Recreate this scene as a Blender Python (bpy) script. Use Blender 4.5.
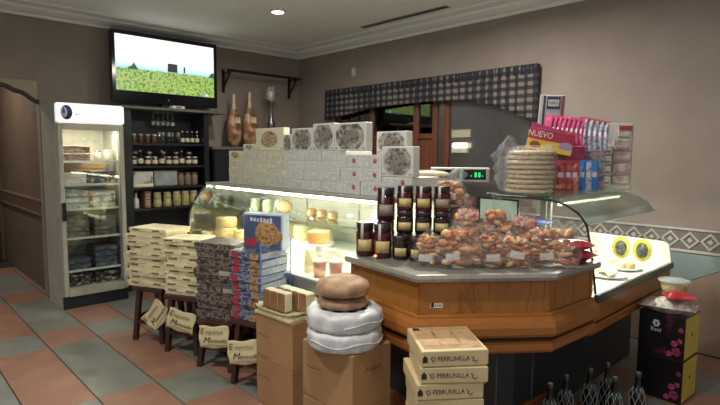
import bpy, bmesh, math, random
from mathutils import Vector, Matrix
random.seed(7)
PI = math.pi
R = math.radians
for o in list(bpy.data.objects):
    bpy.data.objects.remove(o)
scene = bpy.context.scene
COL = scene.collection

# ------------------------------------------------------------------ camera
# room axes: X runs along the television wall, Y along the window wall, camera stands at (0, 0, 1.52)
def make_camera():
    f, cx, cy = 521.0, 360.0, 202.5
    v1 = Vector((-138 - cx, 151 - cy, f)); v2 = Vector((910 - cx, 158 - cy, f))
    Y = v1.normalized(); X = (v2 - v2.dot(Y) * Y).normalized(); Z = X.cross(Y)
    right = Vector((X.x, Y.x, Z.x)); up = -Vector((X.y, Y.y, Z.y)); back = -Vector((X.z, Y.z, Z.z))
    m = Matrix((right, up, back)).transposed().to_4x4()
    m.translation = (0, 0, 1.52)
    cam = bpy.data.cameras.new('camera'); cam.sensor_width = 36; cam.lens = f / 720 * 36
    cam.clip_start = 0.05
    o = bpy.data.objects.new('camera', cam); o.matrix_world = m; COL.objects.link(o)
    scene.camera = o
make_camera()

# ------------------------------------------------------------------ world, exposure, room light
w = bpy.data.worlds.new('world'); scene.world = w; w.use_nodes = True
w.node_tree.nodes['Background'].inputs[0].default_value = (0.90, 0.94, 0.97, 1)
w.node_tree.nodes['Background'].inputs[1].default_value = 0.40
vs = scene.view_settings
vs.view_transform = 'Standard'; vs.look = 'None'; vs.gamma = 1; vs.use_curve_mapping = False
vs.exposure = 0.0
DOWNLIGHTS = [(3.11, 4.48, 16), (0.1, 2.6, 32), (1.0, 1.3, 26), (3.15, 2.45, 62), (-0.8, -1.0, 28)]   # x, y, watts; all but first and fourth are added unseen fill

# ------------------------------------------------------------------ materials
def lin(c):
    if isinstance(c, str):
        c = tuple(int(c[i:i + 2], 16) / 255 for i in (0, 2, 4))
    return tuple((v / 12.92 if v <= 0.04045 else ((v + 0.055) / 1.055) ** 2.4) for v in c) + (1,)
MATS = {}
def newmat(name):
    m = bpy.data.materials.new(name); m.use_nodes = True
    nt = m.node_tree
    return m, nt, nt.nodes, nt.links, nt.nodes['Principled BSDF']
def mat(name, stops, scale=8, rough=0.5, metal=0, bump=0, detail=3, stretch=(1, 1, 1), kind='noise', rnd=0.0, emit=0, spec=0.5, dist=0.0, coat=0.0):
    """procedural colour: stops = one hex, or list of (position, hex), driven by a noise / voronoi / wave texture"""
    if name in MATS: return MATS[name]
    m, nt, N, L, P = newmat(name)
    if isinstance(stops, str):
        c = lin(stops)
        h = tuple(min(1, v * 1.12) for v in c[:3]) + (1,); l = tuple(v * 0.88 for v in c[:3]) + (1,)
        st = [(0.3, l), (0.7, h)]
    else:
        st = [(p, lin(c)) for p, c in stops]
    tc = N.new('ShaderNodeTexCoord'); mp = N.new('ShaderNodeMapping'); mp.inputs['Scale'].default_value = stretch
    vec = tc.outputs['Object']
    if rnd:
        oi = N.new('ShaderNodeObjectInfo'); ml = N.new('ShaderNodeMath'); ml.operation = 'MULTIPLY'; ml.inputs[1].default_value = rnd
        L.new(oi.outputs['Random'], ml.inputs[0])
        ad = N.new('ShaderNodeVectorMath'); ad.operation = 'ADD'
        L.new(vec, ad.inputs[0]); L.new(ml.outputs[0], ad.inputs[1]); vec = ad.outputs[0]
    L.new(vec, mp.inputs['Vector'])
    if kind == 'noise':
        t = N.new('ShaderNodeTexNoise'); t.inputs['Scale'].default_value = scale; t.inputs['Detail'].default_value = detail; t.inputs['Distortion'].default_value = dist; out = t.outputs[0]
    elif kind == 'voronoi':
        t = N.new('ShaderNodeTexVoronoi'); t.inputs['Scale'].default_value = scale; out = t.outputs['Color']
    elif kind == 'cells':
        t = N.new('ShaderNodeTexVoronoi'); t.inputs['Scale'].default_value = scale; out = t.outputs['Distance']
    elif kind == 'wave':
        t = N.new('ShaderNodeTexWave'); t.inputs['Scale'].default_value = scale; t.inputs['Distortion'].default_value = dist or 4; t.inputs['Detail'].default_value = detail; t.inputs['Detail Scale'].default_value = 0.8; out = t.outputs['Fac']
    L.new(mp.outputs[0], t.inputs['Vector'])
    r = N.new('ShaderNodeValToRGB'); el = r.color_ramp.elements
    while len(el) < len(st): el.new(0.5)
    for e, (p, c) in zip(el, st): e.position = p; e.color = c
    L.new(out, r.inputs[0]); L.new(r.outputs[0], P.inputs['Base Color'])
    P.inputs['Roughness'].default_value = rough; P.inputs['Metallic'].default_value = metal
    P.inputs['Specular IOR Level'].default_value = spec
    if coat: P.inputs['Coat Weight'].default_value = coat; P.inputs['Coat Roughness'].default_value = 0.15
    if emit:
        L.new(r.outputs[0], P.inputs['Emission Color']); P.inputs['Emission Strength'].default_value = emit
    if bump:
        b = N.new('ShaderNodeBump'); b.inputs['Strength'].default_value = bump; b.inputs['Distance'].default_value = 0.01
        L.new(out, b.inputs['Height']); L.new(b.outputs[0], P.inputs['Normal'])
    MATS[name] = m
    return m
def glass(name, tint=(0.96, 0.99, 0.97), refl=0.10, edge=0.6, rough=0.03, gcol=(1, 1, 1)):
    """thin pane: mostly see-through, mirror-like at grazing angles"""
    if name in MATS: return MATS[name]
    m, nt, N, L, P = newmat(name); N.remove(P)
    tr = N.new('ShaderNodeBsdfTransparent'); tr.inputs[0].default_value = tint + (1,)
    gl = N.new('ShaderNodeBsdfGlossy'); gl.inputs['Roughness'].default_value = rough; gl.inputs[0].default_value = gcol + (1,)
    lw = N.new('ShaderNodeLayerWeight'); lw.inputs[0].default_value = 0.35
    tx = N.new('ShaderNodeTexNoise'); tx.inputs['Scale'].default_value = 6
    mr = N.new('ShaderNodeMapRange'); mr.inputs[3].default_value = refl; mr.inputs[4].default_value = edge
    L.new(lw.outputs['Facing'], mr.inputs[0])
    mm = N.new('ShaderNodeMath'); mm.operation = 'MULTIPLY_ADD'; mm.inputs[1].default_value = 0.06; L.new(tx.outputs[0], mm.inputs[0]); L.new(mr.outputs[0], mm.inputs[2])
    mx = N.new('ShaderNodeMixShader'); L.new(mm.outputs[0], mx.inputs[0]); L.new(tr.outputs[0], mx.inputs[1]); L.new(gl.outputs[0], mx.inputs[2])
    L.new(mx.outputs[0], N['Material Output'].inputs[0])
    MATS[name] = m
    return m
def film(name, haze=0.18, tint=(0.97, 0.97, 0.97), scale=40, gain=0.45):
    """crinkled clear plastic"""
    if name in MATS: return MATS[name]
    m, nt, N, L, P = newmat(name)
    tr = N.new('ShaderNodeBsdfTransparent'); tr.inputs[0].default_value = tint + (1,)
    P.inputs['Base Color'].default_value = (0.85, 0.86, 0.86, 1); P.inputs['Roughness'].default_value = 0.12
    tx = N.new('ShaderNodeTexNoise'); tx.inputs['Scale'].default_value = scale; tx.inputs['Detail'].default_value = 4
    b = N.new('ShaderNodeBump'); b.inputs['Strength'].default_value = 0.9; b.inputs['Distance'].default_value = 0.02
    L.new(tx.outputs[0], b.inputs['Height']); L.new(b.outputs[0], P.inputs['Normal'])
    rp = N.new('ShaderNodeMapRange'); rp.inputs[1].default_value = 0.45; rp.inputs[2].default_value = 0.75; rp.inputs[3].default_value = haze; rp.inputs[4].default_value = min(0.9, haze + gain)
    L.new(tx.outputs[0], rp.inputs[0])
    mx = N.new('ShaderNodeMixShader'); L.new(rp.outputs[0], mx.inputs[0]); L.new(tr.outputs[0], mx.inputs[1]); L.new(P.outputs[0], mx.inputs[2])
    L.new(mx.outputs[0], N['Material Output'].inputs[0])
    MATS[name] = m
    return m
def emat(name, col, s):
    return mat(name, [(0.0, col), (1.0, col)], scale=1, rough=0.4, emit=s)

# ------------------------------------------------------------------ geometry
class G:
    def __init__(s): s.v = []; s.f = []; s.m = []; s.sm = []
    def add(s, vs, fs, mi=0, smooth=False):
        b = len(s.v); s.v += [tuple(p) for p in vs]
        for f in fs: s.f.append([b + i for i in f]); s.m.append(mi); s.sm.append(smooth)
        return s
    def box(s, x0, x1, y0, y1, z0, z1, mi=0, bev=0.0):
        if bev > 0:
            b = bev; P = []; 
            rings = [(z0, b), (z0 + b, 0), (z1 - b, 0), (z1, b)]
            for z, i in rings:
                c = b
                P += [(x0 + i + c, y0 + i, z), (x1 - i - c, y0 + i, z), (x1 - i, y0 + i + c, z), (x1 - i, y1 - i - c, z), (x1 - i - c, y1 - i, z), (x0 + i + c, y1 - i, z), (x0 + i, y1 - i - c, z), (x0 + i, y0 + i + c, z)]
            F = [list(range(7, -1, -1)), list(range(24, 32))]
            for r in range(3):
                for k in range(8): F.append([r * 8 + k, r * 8 + (k + 1) % 8, r * 8 + 8 + (k + 1) % 8, r * 8 + 8 + k])
            return s.add(P, F, mi)
        P = [(x0, y0, z0), (x1, y0, z0), (x1, y1, z0), (x0, y1, z0), (x0, y0, z1), (x1, y0, z1), (x1, y1, z1), (x0, y1, z1)]
        return s.add(P, [(3, 2, 1, 0), (4, 5, 6, 7), (0, 1, 5, 4), (1, 2, 6, 5), (2, 3, 7, 6), (3, 0, 4, 7)], mi)
    def lathe(s, prof, c=(0, 0, 0), seg=16, mi=0, axis='z', smooth=True, sx=1, sy=1):
        P = []; n = len(prof)
        for r, z in prof:
            for k in range(seg):
                a = 2 * PI * k / seg; x, y = r * math.cos(a) * sx, r * math.sin(a) * sy
                p = (x, y, z) if axis == 'z' else ((z, x, y) if axis == 'x' else (x, z, y))
                P.append((p[0] + c[0], p[1] + c[1], p[2] + c[2]))
        F = [[i * seg + k, i * seg + (k + 1) % seg, (i + 1) * seg + (k + 1) % seg, (i + 1) * seg + k] for i in range(n - 1) for k in range(seg)]
        s.add(P, F, mi, smooth)
        s.add([P[k] for k in range(seg)], [list(range(seg))[::-1]], mi); s.add([P[(n - 1) * seg + k] for k in range(seg)], [list(range(seg))], mi)
        return s
    def tube(s, path, r, seg=8, mi=0, closed=False, smooth=True):
        pts = [Vector(p) for p in path]; n = len(pts); rs = r if isinstance(r, (list, tuple)) else [r] * n; P = []
        for i, p in enumerate(pts):
            if closed: t = pts[(i + 1) % n] - pts[i - 1]
            else: t = pts[min(i + 1, n - 1)] - pts[max(i - 1, 0)]
            t.normalize(); a = Vector((0, 0, 1)) if abs(t.z) < 0.9 else Vector((1, 0, 0))
            u = t.cross(a).normalized(); v = t.cross(u)
            for k in range(seg):
                q = 2 * PI * k / seg; P.append(p + (u * math.cos(q) + v * math.sin(q)) * rs[i])
        F = []
        for i in range(n if closed else n - 1):
            j = (i + 1) % n
            for k in range(seg): F.append([i * seg + k, i * seg + (k + 1) % seg, j * seg + (k + 1) % seg, j * seg + k])
        s.add(P, F, mi, smooth)
        if not closed:
            s.add(P[:seg], [list(range(seg))], mi); s.add(P[-seg:], [list(range(seg))], mi)
        return s
    def prism(s, poly, z0, z1, mi=0):
        n = len(poly); P = [(x, y, z0) for x, y in poly] + [(x, y, z1) for x, y in poly]
        return s.add(P, [list(range(n))[::-1], list(range(n, 2 * n))] + [[k, (k + 1) % n, n + (k + 1) % n, n + k] for k in range(n)], mi)
    def extrude(s, poly, axis, a0, a1, mi=0, smooth=False):
        """poly of (u, z) pushed along x (u = y) or y (u = x)"""
        n = len(poly)
        mk = (lambda u, z, a: (a, u, z)) if axis == 'x' else (lambda u, z, a: (u, a, z))
        P = [mk(u, z, a0) for u, z in poly] + [mk(u, z, a1) for u, z in poly]
        return s.add(P, [list(range(n))[::-1], list(range(n, 2 * n))] + [[k, (k + 1) % n, n + (k + 1) % n, n + k] for k in range(n)], mi, smooth)
    def sheet(s, prof, axis, a0, a1, n=2, mi=0, smooth=True):
        k = len(prof); P = []
        for i in range(n):
            a = a0 + (a1 - a0) * i / (n - 1)
            for u, z in prof: P.append((a, u, z) if axis == 'x' else (u, a, z))
        return s.add(P, [[i * k + j, i * k + j + 1, (i + 1) * k + j + 1, (i + 1) * k + j] for i in range(n - 1) for j in range(k - 1)], mi, smooth)
    def sweep(s, line, prof, mi=0):
        """closed profile (outward offset, z) swept along a 2-D polyline with mitred corners; outward is to the right of travel"""
        n = len(line); k = len(prof); P = []
        for i in range(n):
            p = Vector(line[i])
            ns = []
            for a, b in ((i - 1, i), (i, i + 1)):
                if 0 <= a and b < n:
                    d = (Vector(line[b]) - Vector(line[a])).normalized(); ns.append(Vector((d.y, -d.x)))
            m = sum(ns, Vector((0, 0))); m.normalize(); sc = 1 / max(0.3, m.dot(ns[0]))
            for o, z in prof: q = p + m * (o * sc); P.append((q.x, q.y, z))
        F = [[i * k + j, i * k + (j + 1) % k, (i + 1) * k + (j + 1) % k, (i + 1) * k + j] for i in range(n - 1) for j in range(k)]
        F += [list(range(k)), list(range((n - 1) * k, n * k))]
        return s.add(P, F, mi)
    def blob(s, c, r, seed=0, amp=0.15, seg=12, rings=8, mi=0, freq=2.0):
        rn = random.Random(seed); ph = [rn.uniform(0, 6.28) for _ in range(6)]
        P = []
        for i in range(rings + 1):
            th = PI * i / rings
            for k in range(seg):
                a = 2 * PI * k / seg
                d = 1 + amp * (math.sin(freq * a + ph[0]) * math.sin(2 * th + ph[1]) + 0.6 * math.sin((freq + 1) * a + ph[2] + 3 * th)) * math.sin(th)
                P.append((c[0] + r[0] * d * math.sin(th) * math.cos(a), c[1] + r[1] * d * math.sin(th) * math.sin(a), c[2] + r[2] * math.cos(th) * (1 + amp * 0.3 * math.sin(3 * a + ph[3]))))
        return s.add(P, [[i * seg + k, (i + 1) * seg + k, (i + 1) * seg + (k + 1) % seg, i * seg + (k + 1) % seg] for i in range(rings) for k in range(seg)], mi, True)
    def mesh(s, name, mats):
        me = bpy.data.meshes.new(name); me.from_pydata(s.v, [], s.f)
        for m in (mats if isinstance(mats, (list, tuple)) else [mats]): me.materials.append(m)
        me.polygons.foreach_set('material_index', s.m); me.polygons.foreach_set('use_smooth', s.sm)
        bm = bmesh.new(); bm.from_mesh(me); bmesh.ops.recalc_face_normals(bm, faces=bm.faces); bm.to_mesh(me); bm.free()
        me.update()
        return me
    def build(s, name, mats, parent=None, loc=(0, 0, 0), rz=0, rot=None):
        return link(name, s.mesh(name, mats), parent, loc, rz, rot)
def link(name, data, parent=None, loc=(0, 0, 0), rz=0, rot=None):
    o = bpy.data.objects.new(name, data); COL.objects.link(o); o.parent = parent
    o.location = loc; o.rotation_euler = rot if rot else (0, 0, rz)
    return o
def tag(o, label, cat, group=None):
    o['label'] = label; o['category'] = cat
    if group: o['group'] = group
    return o
def thing(name, label, cat, loc=(0, 0, 0), rz=0, group=None, rot=None):
    return tag(link(name, None, None, loc, rz, rot), label, cat, group)
def struct(o): o['kind'] = 'structure'; return o
def dup(root, loc, rz=0, label=None, rot=None, scale=None):
    r = root.copy(); COL.objects.link(r); r.location = loc; r.rotation_euler = rot if rot else (0, 0, rz)
    if scale: r.scale = scale
    if label: r['label'] = label
    for ch in list(root.children):
        c = ch.copy(); COL.objects.link(c); c.parent = r
        for g in list(ch.children):
            d = g.copy(); COL.objects.link(d); d.parent = c
    return r
def text(name, body, size, m, parent, loc, rot=(PI / 2, 0, 0), ext=0.0004, shear=0.0, sx=1.0, align='CENTER'):
    cu = bpy.data.curves.new(name, 'FONT'); cu.body = body; cu.size = size; cu.extrude = ext; cu.shear = shear
    cu.align_x = align; cu.align_y = 'CENTER'; cu.resolution_u = 2
    t = bpy.data.objects.new(name, cu); COL.objects.link(t)
    bpy.context.view_layer.update()
    me = bpy.data.meshes.new_from_object(t.evaluated_get(bpy.context.evaluated_depsgraph_get()))
    bpy.data.objects.remove(t); me.materials.clear(); me.materials.append(m)
    o = link(name, me, parent, loc, 0, rot); o.scale = (sx, 1, 1)
    return o
ORD = ['topmost', 'second from top', 'third from top', 'fourth from top', 'fifth from top', 'sixth from top', 'seventh from top', 'eighth from top', 'ninth from top', 'tenth from top', 'eleventh from top', 'twelfth from top']
NTH = ['first', 'second', 'third', 'fourth', 'fifth', 'sixth', 'seventh', 'eighth', 'ninth', 'tenth', 'eleventh', 'twelfth']

# common materials
paint = mat('wall_paint', [(0.3, '897d73'), (0.7, '92867c')], scale=3, rough=0.75, bump=0.05)
ceilm = mat('ceiling_paint', [(0.3, 'e2e5df'), (0.7, 'e8ebe5')], scale=2, rough=0.8)
black = mat('black_lacquer', '191b20', rough=0.35, scale=12)
bplast = mat('black_plastic', '121419', rough=0.3, scale=20)
steel = mat('brushed_steel', 'a5a29b', rough=0.34, metal=0.9, scale=60, stretch=(0.05, 1, 1), bump=0.03)
white = mat('white_enamel', 'dcdcd4', rough=0.35, scale=10)
offwhite = mat('off_white_enamel', 'b9b8ac', rough=0.45, scale=10)
oak = mat('orange_oak', [(0.28, '80501f'), (0.42, '9c652a'), (0.56, 'a26a2b'), (0.62, '86521c'), (0.68, 'a0682a')], scale=1.5, dist=1.2, detail=2, stretch=(5.5, 5.5, 1.4), rough=0.32, spec=0.5)
oakh = mat('orange_oak_moulding', [(0.0, '7d4a1c'), (0.5, '9e632b'), (1.0, '88501d')], scale=6, stretch=(1, 1, 9), rough=0.28, detail=4)
dkwood = mat('dark_stained_wood', [(0.3, '33201a'), (0.7, '46291f')], scale=12, stretch=(1, 1, 0.15), rough=0.45)
plinth = mat('dark_plinth', [(0.3, '23262a'), (0.7, '2d3033')], scale=5, rough=0.4)
cream = mat('cream_card', 'e3d9b4', rough=0.6, scale=15)
ink = mat('black_ink', '26221f', rough=0.6, scale=10)
clear = glass('clear_glass')
tube_light = emat('fluorescent_tube', 'fff6dc', 14)

# ------------------------------------------------------------------ room shell
XW, YW, ZC = 4.63, 6.15, 2.95
def tile_floor():
    fl = struct(G().box(-3.2, XW + 0.1, -2.2, 8.8, -0.12, -0.008).build('floor', mat('grout', '3b332e', rough=0.9)))
    tA = mat('terracotta_tile', [(0.25, '8f6a5a'), (0.5, '9a7361'), (0.75, 'a47e6b')], scale=5, rough=0.33, rnd=9, detail=5)
    tB = mat('grey_green_tile', [(0.25, '74776e'), (0.5, '7e8178'), (0.75, '898c82')], scale=5, rough=0.33, rnd=9, detail=5)
    W, LG, SH = 0.3625, 1.16, 0.42
    meshes = {}
    rest = {0: G(), 1: G()}
    y0 = 3.37 - 4 * (LG + SH)
    bands = []; y = y0; k = 1
    while y < 8.7:
        ln = LG if k % 2 else SH
        bands.append((y, ln, k)); y += ln; k += 1
    for c in range(-11, 11):
        x0 = 0.97 + c * W
        if x0 > XW - 0.05: continue
        x1 = min(x0 + W, XW)
        for yb, ln, k in bands:
            if yb + ln > 8.75 or yb < -2.1: continue
            g = (c + k) % 2
            near = (0.2 < x0 < 2.1 and yb + ln > 2.0) or (2.0 <= x0 and yb < 1.7 and yb + ln > 0.2)
            b = 0.0035
            if near:
                key = (round(x1 - x0, 3), round(ln, 3), g)
                if key not in meshes:
                    meshes[key] = G().box(b, x1 - x0 - b, 0.0008, ln - 0.0008, -0.01, 0.0, bev=0.0015).mesh('tile', tB if g else tA)
                link('tile', meshes[key], fl, (x0, yb, 0))
            else:
                rest[g].box(x0 + b, x1 - b, yb + 0.0008, yb + ln - 0.0008, -0.01, 0.0)
    for g in (0, 1):
        o = rest[g].build('tile_field', tB if g else tA, fl); o['kind'] = 'stuff'
tile_floor()
struct(G().box(-3.2, XW + 0.15, -2.2, 8.9, ZC, ZC + 0.12).build('ceiling', ceilm))
# cornice
cprof = [(0, 2.865), (0.03, 2.865), (0.045, 2.885), (0.10, 2.895), (0.16, 2.915), (0.18, 2.932), (0.30, 2.938), (0.315, 2.9505), (0, 2.9505)]
struct(G().extrude([(YW - u, z) for u, z in cprof], 'x', -3.2, XW - 0.02).build('trim_1', ceilm))
struct(G().extrude([(XW - u, z) for u, z in cprof], 'y', -2.2, YW - 0.02).build('trim_2', ceilm))
# television wall with the passage opening on its left
wl = G().box(1.335, XW + 0.15, YW, YW + 0.12, 0, ZC).box(-3.2, 1.335, YW, YW + 0.12, 2.245, ZC).box(-3.2, -0.4, YW, YW + 0.12, 0, 2.245)
struct(wl.build('wall_left', paint))
beige = mat('beige_plaster', [(0.3, 'a5967c'), (0.7, 'b0a188')], scale=4, rough=0.8)
# curved head of the passage with its wavy moulding
hd = []
xs = [1.335, 1.30, 1.26, 1.22, 1.18, 1.12, 1.06, 1.0, 0.9, 0.75, 0.5, 0.2, -0.1, -0.4]
def headz(x):
    t = max(0, min(1, (1.335 - x) / 0.5)); return 2.02 + 0.20 * math.sin(t * PI / 2) ** 0.9 * 0.9 + 0.008 * math.sin(x * 38)
poly = [(x, headz(x)) for x in xs] + [(-0.4, 2.245), (1.335, 2.245)]
struct(G().extrude(poly, 'y', YW + 0.01, YW + 0.09).build('trim_3', beige))
struct(G().tube([(x, YW + 0.005, headz(x)) for x in xs], 0.022, 8).build('trim_4', mat('dark_moulding', '3c332c', rough=0.5)))
# passage beyond
brown = mat('passage_paint', [(0.3, '665548'), (0.7, '71604f')], scale=3, rough=0.7)
wp = struct(G().box(1.38, 1.5, YW + 0.12, 8.8, 0, ZC).build('wall_passage', brown))
struct(G().box(-3.2, 1.5, 8.72, 8.84, 0, ZC).build('wall_passage_end', brown))
bandm = mat('dado_ground', [(0.35, '6d6660'), (0.65, '77706a')], scale=30, rough=0.5)
bandw = mat('dado_raised', [(0.3, 'b5ada2'), (0.7, 'bfb8ad')], scale=20, rough=0.5)
pb = struct(G().box(1.36, 1.3799, YW + 0.13, 8.71, 0.84, 0.99).build('trim_5', mat('passage_band', [(0.3, '5e4a40'), (0.7, '6b574b')], scale=25)))
for z in (0.835, 0.985):
    G().box(1.352, 1.379, YW + 0.13, 8.71, z, z + 0.022).build('rail', mat('passage_rail', '83695a', rough=0.5), pb)
t = thing('added_passage_lamp', 'added unseen ceiling lamp brightening the passage beside the fridge', 'lamp', (0.6, 7.4, ZC))  # unseen lamp added to brighten the passage
G().lathe([(0.12, -0.0005), (0.125, -0.02), (0.11, -0.022)], seg=20).build('ring', white, t); G().lathe([(0.108, -0.021), (0.09, -0.05), (0.0, -0.065)], seg=20).build('shade', emat('added_passage_glow', 'ffeed0', 4), t)
l = bpy.data.lights.new('added_passage_bulb', 'AREA'); l.shape = 'DISK'; l.size = 0.2; l.energy = 22; l.color = (1, 0.9, 0.75); link('added_passage_bulb', l, t, (0, 0, -0.07))
# dark door at the far end of the passage
dm = mat('mahogany', [(0.3, '47271d'), (0.7, '552f23')], scale=6, stretch=(4, 1, 0.5), rough=0.4)
dr = struct(G().box(0.45, 1.28, 8.66, 8.715, 0.0, 2.05).build('door_1', dm))
for x in (0.45, 1.22): G().box(x - 0.03, x + 0.09, 8.63, 8.66, 0.0, 2.12, bev=0.008).build('door_frame', dm, dr)
G().box(0.42, 1.31, 8.63, 8.66, 2.05, 2.14, bev=0.008).build('door_frame', dm, dr)
for z0, z1 in ((0.15, 0.9), (1.05, 1.9)): G().box(0.62, 1.13, 8.645, 8.662, z0, z1, bev=0.01).build('door_panel', dm, dr)
G().lathe([(0.0, 0), (0.025, 0.002), (0.03, 0.03), (0.0, 0.045)], (1.16, 8.655, 1.0), 10, axis='y').build('door_handle', steel, dr)

# window wall with opening
wy0, wy1, wz0, wz1 = 2.46, 5.38, 1.02, 2.28
wr = G().box(XW, XW + 0.15, -2.2, wy0, 0.0, ZC).box(XW, XW + 0.15, wy1, YW + 0.12, 0, ZC).box(XW, XW + 0.15, wy0, wy1, 0, wz0).box(XW, XW + 0.15, wy0, wy1, wz1, ZC)
struct(wr.build('wall_right', paint))
# lower wall tiles, coloured grey above and orange below
wt = struct(G().box(XW - 0.012, XW - 0.0005, -2.2, 2.4, 0.0, 0.775).build('trim_6', mat('wall_tile_grout', '55504a', rough=0.8)))
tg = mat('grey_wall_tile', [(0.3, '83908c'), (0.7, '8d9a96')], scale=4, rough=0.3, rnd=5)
to = mat('orange_wall_tile', [(0.3, '977e6d'), (0.7, 'a38a78')], scale=4, rough=0.3, rnd=5)
yb = -2.06
while yb < 2.3:
    a, b = yb + 0.003, yb + 0.577
    # each panel changes colour from orange to grey along a slant
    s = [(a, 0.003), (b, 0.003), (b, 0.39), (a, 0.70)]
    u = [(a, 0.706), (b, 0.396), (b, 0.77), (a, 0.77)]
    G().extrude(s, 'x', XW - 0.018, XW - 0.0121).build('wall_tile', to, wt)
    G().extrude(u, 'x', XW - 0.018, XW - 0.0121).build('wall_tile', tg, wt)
    yb += 0.58
# diamond dado border
dd = struct(G().box(XW - 0.016, XW - 0.0005, -2.2, 2.40, 0.785, 0.96).build('trim_7', bandm))
for z0, z1 in ((0.775, 0.797), (0.948, 0.966)):
    G().box(XW - 0.026, XW - 0.0161, -2.2, 2.40, z0, z1, bev=0.003).build('border_rail', bandw, dd)
def diamond_mesh():
    g = G(); a, b, t = 0.066, 0.068, 0.72
    o = [(a, 0), (0, b), (-a, 0), (0, -b)]
    P = [(0, y, z) for y, z in o] + [(0, y * t, z * t) for y, z in o]
    P += [(-0.008, y, z) for _, y, z in P]
    F = []
    for k in range(4):
        n = (k + 1) % 4
        F += [[8 + k, 8 + n, 12 + n, 12 + k], [k, n, 8 + n, 8 + k], [4 + k, 4 + n, 12 + n, 12 + k]]
    g.add(P, F)
    g.add([(-0.006, y * 0.3, z * 0.3) for y, z in o] + [(0, y * 0.3, z * 0.3) for y, z in o], [[0, 1, 2, 3], [0, 1, 5, 4], [1, 2, 6, 5], [2, 3, 7, 6], [3, 0, 4, 7]])
    return g.mesh('diamond', bandw)
dmesh = diamond_mesh()
for i in range(14): link('diamond', dmesh, dd, (XW - 0.0162, 0.45 + i * 0.136, 0.8725))
# room behind the glass
struct(G().box(5.6, 5.7, 1.6, 6.4, 0, ZC).build('wall_beyond', mat('dim_paint', '8a7c70', rough=0.8)))
# window joinery
wb = mat('window_wood', [(0.3, '5a3320'), (0.7, '6d4029')], scale=8, stretch=(1, 1, 0.2), rough=0.4)
dpane = glass('night_glass', tint=(0.10, 0.11, 0.11), refl=0.10, edge=0.55, rough=0.04)
def window():
    fr = thing_struct('window_1')
    F = lambda y0, y1, z0, z1, n='window_frame', m=wb, x0=XW + 0.02, x1=XW + 0.09: G().box(x0, x1, y0, y1, z0, z1, bev=0.006).build(n, m, fr)
    F(wy0, wy1, wz0, wz0 + 0.06); F(wy0, wy1, wz1 - 0.06, wz1)
    for a, b in ((wy0, 2.53), (3.50, 3.57), (3.66, 3.72), (3.93, 4.0), (4.66, 4.72), (5.31, wy1)): F(a, b, wz0 + 0.06, wz1 - 0.06)
    for a, b in ((3.72, 3.93), (4.0, 4.66), (4.72, 5.31)):
        F(a, b, 1.70, 1.76)
        F(a + 0.002, b - 0.002, 1.08, 1.698, 'lower_panel', wb, XW + 0.04, XW + 0.07)
        F(a + 0.06, b - 0.06, 1.14, 1.64, 'raised_panel', wb, XW + 0.03, XW + 0.04)
        G().box(XW + 0.05, XW + 0.056, a, b, 1.76, wz1 - 0.06).build('pane', dpane, fr)
    for a, b in ((2.53, 3.50), (3.57, 3.66)): G().box(XW + 0.05, XW + 0.056, a, b, wz0 + 0.06, wz1 - 0.06).build('pane', glass('grey_glass', tint=(0.34, 0.30, 0.27), refl=0.15, edge=0.6, rough=0.3), fr)
    G().box(XW - 0.03, XW + 0.02, wy0 - 0.03, wy1 + 0.03, wz0 - 0.03, wz0, bev=0.006).build('window_sill', wb, fr)
def thing_struct(n):
    o = link(n, None); o['kind'] = 'structure'; return o
window()

# ------------------------------------------------------------------ ceiling fittings
glow = emat('lamp_glow', 'fff4e2', 30)
for i, (x, y, wts) in enumerate(DOWNLIGHTS):
    lb = ['round ceiling spotlight in view near the corner above the shelf', 'added unseen ceiling spotlight giving fill over the open tiled floor', 'added unseen ceiling spotlight giving fill before the wooden counter', 'round ceiling spotlight above the service side of the counter', 'added unseen ceiling spotlight giving fill from behind the camera'][i]
    t = thing('ceiling_spotlight', lb, 'spotlight', (x, y, ZC), 0, 'ceiling spotlights')
    G().lathe([(0.085, -0.0005), (0.09, -0.012), (0.065, -0.02), (0.058, -0.008), (0.058, -0.0005)], seg=20).build('ring', white, t)
    G().lathe([(0.0, -0.022), (0.03, -0.021), (0.055, -0.012), (0.055, -0.006)], seg=16).build('bulb', glow, t)
    l = bpy.data.lights.new('spotlight_beam', 'AREA'); l.shape = 'DISK'; l.size = 0.14; l.energy = wts; l.color = (1.0, 0.955, 0.88); l.spread = R(170)
    link('spotlight_beam', l, t, (0, 0, -0.03))
t = thing('air_slot', 'long narrow dark air slot in the ceiling', 'vent', (4.17, 3.77, ZC - 0.0005))
G().box(-0.045, 0.045, -0.60, 0.60, -0.006, 0).build('frame', offwhite, t)
G().box(-0.03, 0.03, -0.59, 0.59, -0.0095, -0.0061).build('slot', bplast, t)
t = thing('wall_sensor', 'small white sensor box high on the wall above the valance', 'sensor', (XW, 4.97, 2.51))
G().box(-0.035, -0.0005, -0.035, 0.035, 0, 0.11, bev=0.008).build('housing', offwhite, t)
G().box(-0.042, -0.0352, -0.02, 0.02, 0.045, 0.075, bev=0.003).build('lens', white, t)

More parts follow.
